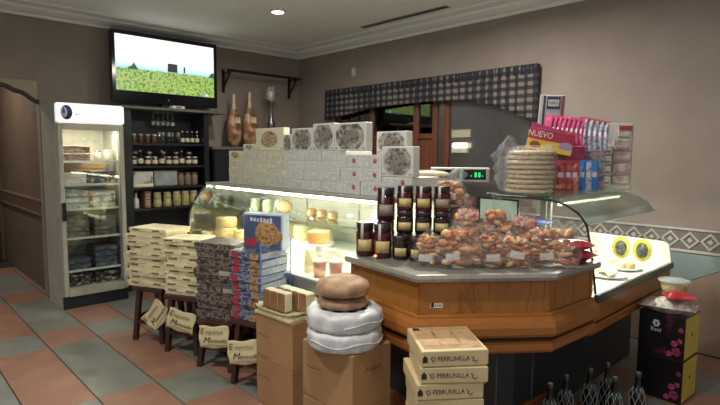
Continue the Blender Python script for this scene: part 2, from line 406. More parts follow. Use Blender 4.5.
# ------------------------------------------------------------------ valance over the window
def valance():
    m, nt, N, L, P = newmat('checked_cloth')
    tc = N.new('ShaderNodeTexCoord'); sp = N.new('ShaderNodeSeparateXYZ'); L.new(tc.outputs['Object'], sp.inputs[0])
    def strip(out, per):
        a = N.new('ShaderNodeMath'); a.operation = 'MULTIPLY'; a.inputs[1].default_value = 2 * PI / per; L.new(out, a.inputs[0])
        b = N.new('ShaderNodeMath'); b.operation = 'SINE'; L.new(a.outputs[0], b.inputs[0])
        c = N.new('ShaderNodeMapRange'); c.inputs[1].default_value = -0.35; c.inputs[2].default_value = 0.35; L.new(b.outputs[0], c.inputs[0]); return c.outputs[0]
    a, b = strip(sp.outputs['Y'], 0.095), strip(sp.outputs['Z'], 0.075)
    s = N.new('ShaderNodeMath'); s.operation = 'ADD'; L.new(a, s.inputs[0]); L.new(b, s.inputs[1])
    h = N.new('ShaderNodeMath'); h.operation = 'MULTIPLY'; h.inputs[1].default_value = 0.5; L.new(s.outputs[0], h.inputs[0])
    r = N.new('ShaderNodeValToRGB'); el = r.color_ramp.elements; el.new(0.5)
    for e, (p, c) in zip(el, [(0.15, '1c1d27'), (0.5, '363338'), (0.9, '756b60')]): e.position = p; e.color = lin(c)
    L.new(h.outputs[0], r.inputs[0]); L.new(r.outputs[0], P.inputs['Base Color']); P.inputs['Roughness'].default_value = 0.9
    key = [(5.50, 1.97), (5.25, 2.0), (4.9, 2.05), (4.6, 2.08), (4.2, 2.10), (3.8, 2.105), (3.4, 2.10), (3.1, 2.06), (2.8, 1.98), (2.6, 1.90), (2.41, 1.80)]
    def zb(y):
        for (a, za), (b, zb_) in zip(key, key[1:]):
            if b <= y <= a: return za + (zb_ - za) * (a - y) / (a - b)
        return 1.97
    g = G(); n = 260; k = 9; P_ = []
    for i in range(n + 1):
        y = 5.49 - (5.49 - 2.42) * i / n; z0 = zb(y)
        for j in range(k):
            t = j / (k - 1); z = 2.36 + (z0 - 2.36) * t
            P_.append((XW - 0.06 + 0.018 * math.sin(y * 2 * PI / 0.085 + 0.4 * t) * (0.35 + 0.65 * t) + 0.006 * math.sin(y * 40) * t, y, z))
    g.add(P_, [[i * k + j, i * k + j + 1, (i + 1) * k + j + 1, (i + 1) * k + j] for i in range(n) for j in range(k - 1)], 0, True)
    t = thing('window_valance', 'dark checked fabric valance gathered in an arch above the window', 'valance')
    c = g.build('cloth', m, t); so = c.modifiers.new('thick', 'SOLIDIFY'); so.thickness = 0.004
    hd = G(); P_ = []
    for i in range(n + 1):
        y = 5.49 - (5.49 - 2.42) * i / n
        for j in range(4): P_.append((XW - 0.065 + 0.012 * math.sin(y * 2 * PI / 0.04), y, 2.37 - 0.03 * j))
    hd.add(P_, [[i * 4 + j, i * 4 + j + 1, i * 4 + 5 + j, i * 4 + 4 + j] for i in range(n) for j in range(3)], 0, True)
    c = hd.build('heading', mat('dark_heading_cloth', '23242c', rough=0.9, scale=60), t); so = c.modifiers.new('thick', 'SOLIDIFY'); so.thickness = 0.004
    G().tube([(XW - 0.05, 5.5, 2.352), (XW - 0.05, 2.41, 2.352)], 0.012).build('rail', bplast, t)
valance()
tag(G().box(XW + 0.038, XW + 0.0495, 3.22, 3.46, 1.71, 1.79).build('paper_notice', mat('notice_paper', [(0.3, '9c967c'), (0.7, 'aaa489')], scale=30)), 'small cream paper notice stuck on the window glass', 'notice')
t = thing('glowing_window_box', 'small glowing white box on the window below the paper notice', 'lamp', (XW + 0.0495, 3.335, 1.54))  # glowing box standing for a bright rectangle in the window
G().box(-0.05, 0, -0.10, 0.10, 0, 0.05, bev=0.006).build('housing', offwhite, t)
G().box(-0.055, -0.005, -0.09, 0.09, 0.055, 0.11, bev=0.008).build('glow_block', emat('box_glow', 'fff2cf', 2.2), t)

# ------------------------------------------------------------------ upright fridge
FX0, FX1, FY0, FY1, FH = 1.325, 1.935, 5.50, 6.06, 1.985
FS = [0.205, 0.362, 0.683, 0.967, 1.206, 1.432]       # shelf heights
def fridge():
    t = thing('display_fridge', 'tall white upright fridge with glass door and lit header beside the passage', 'fridge', (FX0, FY0, 0))
    W, D = FX1 - FX0, FY1 - FY0
    fw = mat('fridge_enamel', 'b3b1a4', rough=0.4, scale=6)
    G().box(0, 0.04, 0.05, D, 0.0, FH).build('side_panel', fw, t)
    G().box(W - 0.04, W, 0.05, D, 0.0, FH).build('side_panel', fw, t)
    inner = mat('fridge_lining', 'd8d6c8', rough=0.5)
    G().box(0.04, W - 0.04, D - 0.04, D, 0.12, FH).build('back_panel', inner, t)
    G().box(0.04, W - 0.04, 0.05, D - 0.04, FH - 0.05, FH).build('top_panel', fw, t)
    G().box(0.04, W - 0.04, 0.05, D - 0.04, 0.12, 0.20).build('bottom_panel', inner, t)
    G().box(0.0, W, 0.035, 0.0495, 0.0, 0.12).build('kick_plate', mat('fridge_kick', '20242c', rough=0.4), t)
    h = G().box(0.0, W, -0.02, 0.05, 1.80, FH, bev=0.015).build('header_sign', emat('fridge_header', 'f4f6f4', 0.75), t)
    lg = mat('logo_blue', '2f3f72', rough=0.5)
    # round logo: blue swirl with a pale face beside it
    g = G(); g.lathe([(0.0, -0.0235), (0.05, -0.0235), (0.05, -0.0205), (0, -0.0205)], (0.085, 0, 1.895), 18, axis='y', sy=1.35); g.build('logo', lg, h)
    g = G(); g.lathe([(0.0, -0.0255), (0.027, -0.0255), (0.027, -0.0236), (0, -0.0236)], (0.064, 0, 1.895), 14, axis='y', sy=1.9); g.build('logo_oval', mat('logo_pale', 'c9cfe0'), h)
    g = G(); g.lathe([(0.0, -0.0275), (0.010, -0.0275), (0.010, -0.0256), (0, -0.0256)], (0.062, 0, 1.905), 10, axis='y', sy=2.6); g.build('logo_mark', lg, h)
    g = G()
    for k in range(5): g.box(0.155 + k * 0.012, 0.161 + k * 0.012, -0.0225, -0.0202, 1.872, 1.884 + 0.004 * (k % 2))
    g.build('logo_caption', mat('logo_pale_blue', '9fb0d8'), h)
    # door
    f = G(); dz0, dz1 = 0.125, 1.795
    f.box(0.005, 0.05, 0.0, 0.045, dz0, dz1, bev=0.008).box(W - 0.05, W - 0.005, 0.0, 0.045, dz0, dz1, bev=0.008).box(0.05, W - 0.05, 0.0, 0.045, dz0, dz0 + 0.075).box(0.05, W - 0.05, 0.0, 0.045, dz1 - 0.06, dz1)
    d = f.build('door', mat('door_frame_grey', 'a3a192', rough=0.4), t)
    G().box(0.05, W - 0.05, 0.02, 0.026, dz0 + 0.075, dz1 - 0.06).build('door_glass', glass('fridge_glass', tint=(0.93, 0.95, 0.94), refl=0.05, edge=0.4), d)
    hd = G().box(0.008, 0.045, -0.04, -0.025, 0.87, 1.045, bev=0.005).box(0.012, 0.04, -0.025, 0.0, 0.885, 0.905).box(0.012, 0.04, -0.025, 0.0, 1.01, 1.03)
    hd.build('door_handle', bplast, d)
    sh = mat('wire_shelf', 'd9dcd4', rough=0.3)
    for z in FS[1:]:
        g = G(); g.tube([(0.042, 0.07, z), (W - 0.042, 0.07, z)], 0.005, 6); g.tube([(0.042, D - 0.06, z), (W - 0.042, D - 0.06, z)], 0.004, 6)
        for k in range(17):
            x = 0.055 + k * (W - 0.11) / 16; g.tube([(x, 0.07, z), (x, D - 0.06, z)], 0.0018, 4)
        s = g.build('shelf', sh, t)
        G().box(0.042, W - 0.042, 0.055, 0.064, z - 0.012, z + 0.010).build('price_rail', sh, s)
    G().box(W - 0.052, W - 0.0405, 0.06, 0.075, 0.22, 1.75).build('shelf_rail', sh, t)
    G().tube([(0.07, 0.075, 1.775), (W - 0.07, 0.075, 1.775)], 0.012).build('lamp_tube', emat('fridge_tube', 'fff0c0', 9), t)
    l = bpy.data.lights.new('fridge_lamp', 'AREA'); l.shape = 'RECTANGLE'; l.size = W - 0.16; l.size_y = 0.1; l.energy = 5.6; l.color = (1, 0.93, 0.74)
    link('fridge_lamp', l, t, (W / 2, 0.12, 1.755))
fridge()
# packs inside the fridge
pk_brown = mat('brown_pack', [(0.3, '33231d'), (0.5, '6b4a3a'), (0.62, 'b39a86'), (0.72, '40302a')], scale=28, stretch=(1, 1, 2.5), rnd=7, rough=0.3)
pk_dark = mat('dark_pack', [(0.35, '23211f'), (0.55, '4c4642'), (0.66, 'cfc8bb'), (0.72, '35302c')], scale=24, rnd=7, rough=0.25)
pk_silver = mat('silver_pack', [(0.3, '8d928e'), (0.5, 'c9cfca'), (0.7, '5d625f')], scale=14, rnd=7, rough=0.2, bump=0.5)
pk_blue = mat('slate_pack', [(0.3, '3b3f48'), (0.55, '646a75'), (0.7, '8d929a')], scale=18, rnd=7, rough=0.3)
pk_grey = mat('grey_pack', [(0.3, '4b4a47'), (0.55, '76746d'), (0.7, '9a978c')], scale=18, rnd=7, rough=0.35)
pk_white = mat('white_pack', [(0.3, 'cfcbbb'), (0.6, 'e4e0d2')], scale=14, rnd=7, rough=0.4)
pk_tan = mat('tan_card', [(0.3, 'b08d5a'), (0.7, 'bf9c68')], scale=9, rough=0.6)
def pack(name, label, cat, cx, cy, z, w, d, h, m, group=None, lidm=None, rz=0, inset=0.004):
    """a lidded pack: body, slightly larger lid with a band round its edge"""
    t = thing(name, label, cat, (cx, cy, z), rz, group)
    G().box(-w / 2 + inset, w / 2 - inset, -d / 2 + inset, d / 2 - inset, 0.0005, h * 0.72, bev=min(0.004, h * 0.15)).build('body', m, t)
    G().box(-w / 2, w / 2, -d / 2, d / 2, h * 0.72, h - 0.0006, bev=min(0.004, h * 0.1)).build('lid', lidm or m, t)
    return t
fx = lambda u: FX0 + u
FY = FY0 + 0.25
pack('chocolate_pack', 'brown patterned box on the top fridge shelf, upper of two', 'box', fx(0.19), FY, FS[5] + 0.083, 0.25, 0.3, 0.07, pk_brown)
pack('chocolate_pack', 'brown patterned box on the top fridge shelf, lower of two', 'box', fx(0.19), FY, FS[5] + 0.008, 0.25, 0.3, 0.07, pk_brown)
def small_jar(name, label, cat, loc, r, h, m, lid, group=None, lab=None):
    t = thing(name, label, cat, loc, 0, group)
    G().lathe([(r * 0.9, 0.0005), (r, 0.006), (r, h * 0.72), (r * 0.8, h * 0.84)], seg=14).build('jar_body', m, t)
    G().lathe([(r * 0.86, h * 0.845), (r * 0.88, h * 0.86), (r * 0.88, h - 0.003), (r * 0.8, h)], seg=14).build('lid', lid, t)
    if lab: G().lathe([(r * 1.01, h * 0.2), (r * 1.015, h * 0.22), (r * 1.015, h * 0.6), (r * 1.01, h * 0.62)], seg=14).build('paper_label', lab, t)
    return t
small_jar('cream_pot', 'small pale pot with dark lid on the top fridge shelf', 'pot', (fx(0.40), FY - 0.08, FS[5] + 0.006), 0.035, 0.10, pk_white, pk_dark)
small_jar('cream_pot', 'white pot with white lid at the right end of the top fridge shelf', 'pot', (fx(0.50), FY - 0.08, FS[5] + 0.006), 0.04, 0.11, pk_white, white)
pack('tan_carton', 'wide tan carton lying at the back of the second fridge shelf', 'carton', fx(0.30), FY0 + 0.42, FS[4] + 0.006, 0.46, 0.16, 0.20, pk_tan)
pack('cheese_pack', 'flat white wrapped pack on the left of the second fridge shelf', 'pack', fx(0.165), FY0 + 0.20, FS[4] + 0.008, 0.21, 0.22, 0.055, pk_white)
pack('cheese_pack', 'flat white wrapped pack lying on top of the lower one in the fridge', 'pack', fx(0.165), FY0 + 0.20, FS[4] + 0.066, 0.21, 0.22, 0.05, pk_white)
pack('foil_tray', 'dark printed tray on the right of the second fridge shelf, lower', 'tray', fx(0.42), FY0 + 0.21, FS[4] + 0.008, 0.25, 0.24, 0.06, pk_dark)
pack('foil_tray', 'dark printed tray on the right of the second fridge shelf, upper', 'tray', fx(0.42), FY0 + 0.21, FS[4] + 0.071, 0.25, 0.24, 0.06, pk_dark)
for side, u in (('left', 0.17), ('right', 0.425)):
    n = 3
    for k in range(n):
        pack('plastic_tub', 'clear silvery plastic tub in the %s stack on the third fridge shelf, %s' % (side, ORD[n - 1 - k]), 'tub', fx(u), FY - 0.03 + 0.006 * k, FS[3] + 0.008 + k * 0.058, 0.22, 0.28, 0.055, pk_silver, 'tubs on the third fridge shelf', lidm=film('tub_film', 0.35))
    n = 4
    for k in range(n):
        pack('ham_pack', 'grey vacuum pack in the %s stack on the fourth fridge shelf, %s' % (side, ORD[n - 1 - k]), 'pack', fx(u), FY - 0.03 + 0.008 * (k % 2), FS[2] + 0.008 + k * 0.05, 0.21, 0.28, 0.047, pk_grey, 'packs on the fourth fridge shelf')
    n = 4 if side == 'right' else 2
    for k in range(n):
        pack('sausage_pack', 'slate blue pack in the %s stack on the fifth fridge shelf, %s' % (side, ORD[n - 1 - k]), 'pack', fx(u), FY - 0.03 + 0.008 * (k % 2), FS[1] + 0.008 + k * 0.052, 0.22, 0.28, 0.049, pk_blue, 'packs on the fifth fridge shelf')
    for k in range(2):
        pack('meat_tray', 'dark tray in the %s pair at the bottom of the fridge, %s one' % (side, ('lower', 'upper')[k]), 'tray', fx(u), FY - 0.03, FS[0] + 0.002 + k * 0.055, 0.22, 0.28, 0.05, pk_dark, 'trays at the bottom of the fridge')

# ------------------------------------------------------------------ black shelf unit and television
SX0, SX1, SYF = 2.0, 3.02, 5.80
SZ = [0.50, 0.905, 1.143, 1.379, 1.628]
def shelf_unit():
    t = thing('shelf_unit', 'tall black wooden shelf unit under the television', 'shelf unit', ((SX0 + SX1) / 2, (SYF + YW) / 2, 0))
    cx, cy = (SX0 + SX1) / 2, (SYF + YW) / 2
    B = lambda n, x0, x1, y0, y1, z0, z1, m=black: G().box(x0 - cx, x1 - cx, y0 - cy, y1 - cy, z0, z1, bev=0.003).build(n, m, t)
    B('side_panel', SX0, SX0 + 0.12, SYF, YW - 0.005, 0, 1.99); B('side_panel', SX1 - 0.06, SX1, SYF, YW - 0.005, 0, 1.99)
    B('back_panel', SX0 + 0.121, SX1 - 0.061, YW - 0.03, YW - 0.005, 0.08, 1.99)
    for z in SZ: B('shelf', SX0 + 0.121, SX1 - 0.061, SYF + 0.01, YW - 0.031, z - 0.025, z)
    B('plinth', SX0 + 0.121, SX1 - 0.061, SYF + 0.02, YW - 0.031, 0, 0.08)
    B('top_board', SX0 - 0.02, SX1 + 0.22, SYF - 0.06, YW - 0.003, 1.991, 2.02, mat('grey_board', '5f5f58', rough=0.4))
shelf_unit()
def television():
    t = thing('television', 'large flat screen television showing a green field under white sky', 'television', (2.59, 5.93, 2.021))
    W, z0, z1 = 0.61, 0.05, 0.815
    g = G().box(-W, W, 0.0, 0.07, z0, z1, bev=0.012); g.build('casing', bplast, t)
    bz = G().box(-W, -W + 0.035, -0.012, 0.0, z0, z1).box(W - 0.035, W, -0.012, 0.0, z0, z1).box(-W + 0.035, W - 0.035, -0.012, 0.0, z0, z0 + 0.125).box(-W + 0.035, W - 0.035, -0.012, 0.0, z1 - 0.045, z1)
    bz.build('bezel', mat('gloss_black', '0d1018', rough=0.12), t)
    G().box(-0.07, 0.07, 0.01, 0.06, 0.012, z0).build('stand_neck', bplast, t)
    G().box(-0.25, 0.25, -0.08, 0.10, 0.0, 0.012, bev=0.004).build('stand_base', bplast, t)
    g = G(); g.lathe([(0, -0.0145), (0.012, -0.0145), (0.012, -0.0122), (0, -0.0122)], (0, 0, z0 + 0.05), 12, axis='y'); g.build('badge', steel, t)
    G().lathe([(0, -0.016), (0.008, -0.016), (0.008, -0.0122), (0, -0.0122)], (W - 0.14, 0, z0 + 0.145), 10, axis='y').build('power_light', emat('blue_led', '3a8cff', 12), t)
    # the picture
    m, nt, N, L, P = newmat('tv_picture')
    tc = N.new('ShaderNodeTexCoord'); sp = N.new('ShaderNodeSeparateXYZ'); L.new(tc.outputs['Object'], sp.inputs[0])
    def ramp(inp, st, interp='LINEAR'):
        r = N.new('ShaderNodeValToRGB'); el = r.color_ramp.elements; r.color_ramp.interpolation = interp
        while len(el) < len(st): el.new(0.5)
        for e, (p, c) in zip(el, st): e.position = p; e.color = lin(c)
        L.new(inp, r.inputs[0]); return r.outputs[0]
    n1 = N.new('ShaderNodeTexNoise'); n1.inputs['Scale'].default_value = 34; n1.inputs['Detail'].default_value = 4; L.new(tc.outputs['Object'], n1.inputs['Vector'])
    field = ramp(n1.outputs[0], [(0.3, '35602a'), (0.44, '689648'), (0.55, '9cba64'), (0.62, 'a88c62'), (0.72, '74a04e')])
    sky = ramp(sp.outputs['Z'], [(0.42, '9fd4dc'), (0.50, 'eaf6fa'), (0.6, 'ffffff')])
    n2 = N.new('ShaderNodeTexNoise'); n2.inputs['Scale'].default_value = 9; L.new(tc.outputs['Object'], n2.inputs['Vector'])
    ma = N.new('ShaderNodeMath'); ma.operation = 'MULTIPLY_ADD'; ma.inputs[1].default_value = 0.05; L.new(n2.outputs[0], ma.inputs[0]); L.new(sp.outputs['Z'], ma.inputs[2])
    gt = N.new('ShaderNodeMath'); gt.operation = 'GREATER_THAN'; gt.inputs[1].default_value = 0.445; L.new(ma.outputs[0], gt.inputs[0])
    mx = N.new('ShaderNodeMix'); mx.data_type = 'RGBA'; L.new(gt.outputs[0], mx.inputs[0]); L.new(field, mx.inputs[6]); L.new(sky, mx.inputs[7])
    L.new(mx.outputs[2], P.inputs['Base Color']); L.new(mx.outputs[2], P.inputs['Emission Color']); P.inputs['Emission Strength'].default_value = 0.95; P.inputs['Roughness'].default_value = 0.25
    s = G().box(-W + 0.035, W - 0.035, -0.004, 0.0, z0 + 0.125, z1 - 0.045).build('screen', m, t)
    dk = emat('picture_dark', '2b3540', 0.25)
    G().box(0.0, 0.115, -0.006, -0.0041, 0.425, 0.52).build('picture_barn', dk, s)
    G().box(0.19, 0.21, -0.006, -0.0041, 0.43, 0.50).build('picture_figure', dk, s)
    G().add([(-0.45, -0.006, 0.41), (-0.33, -0.006, 0.41), (-0.35, -0.006, 0.44), (-0.38, -0.006, 0.49), (-0.40, -0.006, 0.45), (-0.44, -0.006, 0.43)], [[0, 1, 2, 3, 4, 5]]).build('picture_tree', emat('picture_tree_tone', '56705a', 0.3), s)
    G().add([(0.50, -0.006, 0.41), (0.573, -0.006, 0.41), (0.573, -0.006, 0.465), (0.54, -0.006, 0.465)], [[0, 1, 2, 3]]).build('picture_bush', emat('picture_tree_tone', '56705a', 0.3), s)
television()
t = thing('set_top_box', 'small white receiver box in front of the television', 'receiver', (2.63, 5.80, 2.021))
G().box(-0.075, 0.075, -0.05, 0.045, 0, 0.03, bev=0.005).build('case', pk_white, t); G().box(-0.03, 0.03, -0.052, -0.0501, 0.01, 0.02).build('display', bplast, t)

# things on the shelves of the unit
gl = glass('drink_glass', tint=(0.9, 0.93, 0.95), refl=0.25, edge=0.9, rough=0.05)
def goblet(name, label, loc, up=True, s=1.0, group=None):
    t = thing(name, label, 'glass', loc, 0, group)
    sg = 1 if up else -1
    pr = [(0.03, 0.001), (0.03, 0.004), (0.005, 0.008), (0.004, 0.07)]
    bw = [(0.006, 0.07), (0.03, 0.095), (0.033, 0.12), (0.027, 0.15)]
    f = lambda q: [(r * s, sg * z * s) for r, z in q]
    G().lathe(f(pr), seg=12).build('stem', gl, t); G().lathe(f(bw), seg=12).build('bowl', gl, t)
    return t
yr = SYF + 0.11
for k in range(4): small_jar('spice_jar', '%s of four small brown jars at the left of the top black shelf' % NTH[k], 'jar', (2.17 + k * 0.075, yr - 0.02, SZ[4] + 0.001), 0.03, 0.10, mat('brown_glass', '54402f', rough=0.15), mat('dull_lid', 'a7a39a', rough=0.3), 'small jars on the black shelves')
for k in range(5): goblet('stem_glass', '%s of five stemmed glasses standing on the top black shelf' % NTH[k], (2.47 + k * 0.055, yr + 0.04 * (k % 2), SZ[4] + 0.001), True, 0.85, 'stemmed glasses')
for k in range(5):
    g = goblet('hanging_glass', '%s of five glasses hanging upside down under the top board' % NTH[k], (2.44 + k * 0.058, yr + 0.1, 1.9855), False, 1.0, 'hanging glasses')
def bottle(name, label, loc, r, h, m, capm, labm, group=None, cat='bottle'):
    t = thing(name, label, cat, loc, 0, group)
    G().lathe([(r * 0.9, 0.0006), (r, 0.008), (r, h * 0.52), (r * 0.85, h * 0.6), (r * 0.38, h * 0.72), (r * 0.34, h * 0.9)], seg=14).build('glass_body', m, t)
    G().lathe([(r * 0.4, h * 0.9), (r * 0.42, h * 0.91), (r * 0.42, h * 0.995), (r * 0.3, h)], seg=12).build('cap', capm, t)
    if labm: G().lathe([(r * 1.01, h * 0.14), (r * 1.02, h * 0.15), (r * 1.02, h * 0.44), (r * 1.01, h * 0.45)], seg=14).build('paper_label', labm, t)
    return t
darkg = mat('dark_bottle_glass', '17130f', rough=0.1)
paper = mat('label_paper', [(0.35, 'b9b095'), (0.6, 'd6cdb0')], scale=40, rough=0.6, rnd=5)
paler = mat('pale_lid', 'c2c0b6', rough=0.3, metal=0.4)
for k in range(4): bottle('small_bottle', '%s of four dark bottles at the right of the top black shelf' % NTH[k], (2.74 + k * 0.06, yr, SZ[4] + 0.001), 0.024, 0.15, darkg, paler, paper, 'small bottles on the black shelves')
for k in range(10):
    if k % 3 == 1: bottle('oil_bottle', '%s item from the left on the second black shelf, a dark oil bottle' % NTH[k], (2.16 + k * 0.08, yr - 0.01, SZ[3] + 0.001), 0.03, 0.17, darkg, paler, paper, 'bottles and jars on the second black shelf')
    else: small_jar('honey_jar', '%s item from the left on the second black shelf, a small dark jar' % NTH[k], 'jar', (2.16 + k * 0.08, yr - 0.01, SZ[3] + 0.001), 0.034, 0.10, mat('amber_glass', '3f2b18', rough=0.12), paler, 'bottles and jars on the second black shelf', paper)
for k in range(5): small_jar('honey_jar', '%s jar from the left in the back row of the second black shelf' % NTH[k], 'jar', (2.22 + k * 0.16, yr + 0.09, SZ[3] + 0.001), 0.034, 0.155, mat('amber_glass', '3f2b18', rough=0.12), paler, 'jars in the back row of the second black shelf', paper)
# third shelf
t = thing('greeting_box', 'white box printed with a dark drawing on the third black shelf', 'box', (2.25, yr, SZ[2] + 0.001))
G().box(-0.11, 0.11, -0.05, 0.05, 0, 0.17, bev=0.004).build('carton', mat('white_printed_card', [(0.4, 'c9c6bd'), (0.56, 'b7b4ab'), (0.6, '48443f'), (0.66, 'c9c6bd')], scale=9, rough=0.5), t)
G().box(-0.11, 0.11, -0.052, -0.0501, 0.0, 0.035).build('cream_band', cream, t)
t = thing('grey_tin', 'flat grey tin standing upright on the third black shelf', 'tin', (2.51, yr - 0.02, SZ[2] + 0.001))
G().box(-0.135, 0.135, -0.03, 0.03, 0, 0.175, bev=0.008).build('tin_body', mat('grey_tin_paint', [(0.3, '8b908e'), (0.7, '9ca19e')], scale=6, rough=0.35), t)
G().box(-0.12, 0.12, -0.033, -0.0301, 0.014, 0.16, bev=0.003).build('lid_panel', mat('grey_tin_panel', [(0.3, 'a2a7a4'), (0.6, '878e8c')], scale=11, rough=0.35), t)
for k in range(3): small_jar('nut_jar', '%s of three beige jars beside the grey tin' % NTH[k], 'jar', (2.705 + k * 0.085, yr, SZ[2] + 0.001), 0.04, 0.15, mat('beige_content', [(0.3, '6d604b'), (0.7, '8a7b62')], scale=40, rough=0.2), mat('brown_lid', '6b5a45', rough=0.4), 'beige jars', None)
# fourth shelf
bottle('white_flask', 'slim white bottle at the left of the fourth black shelf', (2.18, yr, SZ[1] + 0.001), 0.032, 0.17, mat('white_glaze', 'd2d0ca', rough=0.2), paler, None)
t = thing('book_box', 'narrow reddish brown box standing on the fourth black shelf', 'box', (2.29, yr, SZ[1] + 0.001))
G().box(-0.035, 0.035, -0.06, 0.06, 0, 0.185, bev=0.003).build('carton', mat('red_brown_card', [(0.4, '6d4436'), (0.6, '8c6250')], scale=30, rough=0.5), t)
for k in range(4): G().box(-0.025, 0.025, -0.0615, -0.0601, 0.03 + k * 0.035, 0.05 + k * 0.035).build('print_panel', mat('pale_print', 'a8917c'), t)
olive = mat('olive_content', [(0.3, '8b8452'), (0.5, 'b5ab74'), (0.7, '6d6a3e')], scale=45, rough=0.2, rnd=4)
olid = mat('cream_lid', 'cfc6a4', rough=0.35)
for k in range(2):
    small_jar('preserve_jar', '%s squat jar of preserve stacked on another on the fourth black shelf' % ('left', 'right')[k], 'jar', (2.42 + k * 0.115, yr, SZ[1] + 0.087), 0.045, 0.08, olive, olid, 'squat preserve jars')
    small_jar('preserve_jar', '%s squat jar of preserve at the bottom of its pair on the fourth black shelf' % ('left', 'right')[k], 'jar', (2.42 + k * 0.115, yr, SZ[1] + 0.001), 0.048, 0.085, olive, olid, 'squat preserve jars')
for k in range(3): small_jar('pickle_jar', '%s of three large pickle jars at the right of the fourth black shelf' % NTH[k], 'jar', (2.65 + k * 0.105, yr, SZ[1] + 0.001), 0.048, 0.17, olive, olid, 'pickle jars')

# low black sideboard right of the unit
t = thing('sideboard', 'low black sideboard with pale top edge beside the shelf unit', 'sideboard', (3.62, 5.93, 0))
G().box(-0.56, 0.70, -0.16, 0.215, 0.08, 1.565).build('carcass', black, t)
G().box(-0.58, 0.72, -0.18, 0.217, 1.566, 1.60, bev=0.004).build('top_board', mat('grey_board', '5f5f58', rough=0.4), t)
G().box(-0.54, 0.68, -0.14, 0.215, 0, 0.08).build('plinth', black, t)
for k in range(3):
    d = G().box(-0.55 + k * 0.42, -0.14 + k * 0.42, -0.18, -0.161, 0.1, 1.55, bev=0.004).build('cabinet_door', black, t)
    G().lathe([(0, -0.20), (0.014, -0.198), (0.012, -0.182), (0.006, -0.1805)], (-0.18 + k * 0.42, 0, 0.85), 10, axis='y').build('door_knob', steel, d)

# ham rail, hams, trophy
t = thing('wall_rail', 'black iron rail on two brackets high on the dark wall', 'rail', (3.94, YW, 2.5))
G().box(-0.57, 0.57, -0.22, -0.17, 0.045, 0.075, bev=0.004).build('rail_bar', bplast, t)
for x in (-0.53, 0.50):
    b = G().box(x - 0.015, x + 0.015, -0.025, -0.0005, -0.20, 0.09).box(x - 0.015, x + 0.015, -0.2, -0.0251, 0.03, 0.0445)
    b.build('bracket', bplast, t)
    G().tube([(x, -0.025, -0.13), (x, -0.10, -0.06), (x, -0.17, 0.03)], 0.012).build('brace', bplast, t)
hamskin = mat('cured_ham', [(0.3, '6e4632'), (0.45, '8f6444'), (0.56, 'c0a27a'), (0.68, '7d5438')], scale=9, rough=0.35, detail=4)
hamfat = mat('ham_fat', [(0.3, 'b8a480'), (0.6, 'd6c8a6')], scale=12, rough=0.4)
def ham(label, x, top, s, gm):
    t = thing('cured_ham', label, 'ham', (x, 5.95, top), 0, 'hanging hams')
    pr = [(0.014, 0.0), (0.022, -0.04), (0.02, -0.12), (0.036, -0.20), (0.078, -0.29), (0.104, -0.40), (0.112, -0.53), (0.092, -0.64), (0.04, -0.70)]
    G().lathe([(r * s, z * s) for r, z in pr[3:]], seg=16, sy=0.65).build('meat', hamskin, t)
    G().lathe([(r * s * 1.03, z * s) for r, z in pr[:4]], seg=14, sy=0.7).build('shank', gm, t)
    G().box(-0.03 * s, 0.05 * s, -0.075 * s, -0.066 * s, -0.40 * s, -0.32 * s).build('tag', hamfat, t)
    G().tube([(0, 0, 0), (0, 0.0, 2.53 - top)], 0.003, 5).build('cord', mat('twine', '8c8678', rough=0.9), t)
    return t
ham('slim cured ham hanging nearest to the shelf unit', 3.45, 2.27, 0.92, hamfat)
ham('thick cured ham hanging beside the silver trophy', 3.68, 2.31, 1.0, hamfat)
t = thing('trophy', 'silver trophy cup on a tall dark stem beside the hams', 'trophy', (3.975, 5.90, 1.601))
G().box(-0.06, 0.06, -0.06, 0.06, 0, 0.12, bev=0.006).build('pedestal', black, t)
G().lathe([(0.05, 0.121), (0.055, 0.14), (0.02, 0.2), (0.05, 0.27), (0.055, 0.33), (0.02, 0.4), (0.014, 0.5), (0.03, 0.56), (0.05, 0.60)], seg=14).build('stem', mat('dull_silver', '8b8e92', rough=0.2, metal=0.9), t)
G().lathe([(0.02, 0.605), (0.055, 0.64), (0.06, 0.70), (0.065, 0.735)], seg=14).build('cup', mat('bright_silver', 'd5d7d8', rough=0.25, metal=0.6), t)
for s in (-1, 1): G().tube([(s * 0.058, 0, 0.72), (s * 0.10, 0, 0.71), (s * 0.095, 0, 0.66), (s * 0.055, 0, 0.645)], 0.006, 6).build('handle', mat('bright_silver', 'd5d7d8'), t)
for k in range(4): G().box(-0.05 + k * 0.028, -0.032 + k * 0.028, -0.012, 0.012, 0.74, 0.80 + 0.01 * (k % 2), bev=0.003).build('crown_prong', mat('bright_silver', 'd5d7d8'), t)

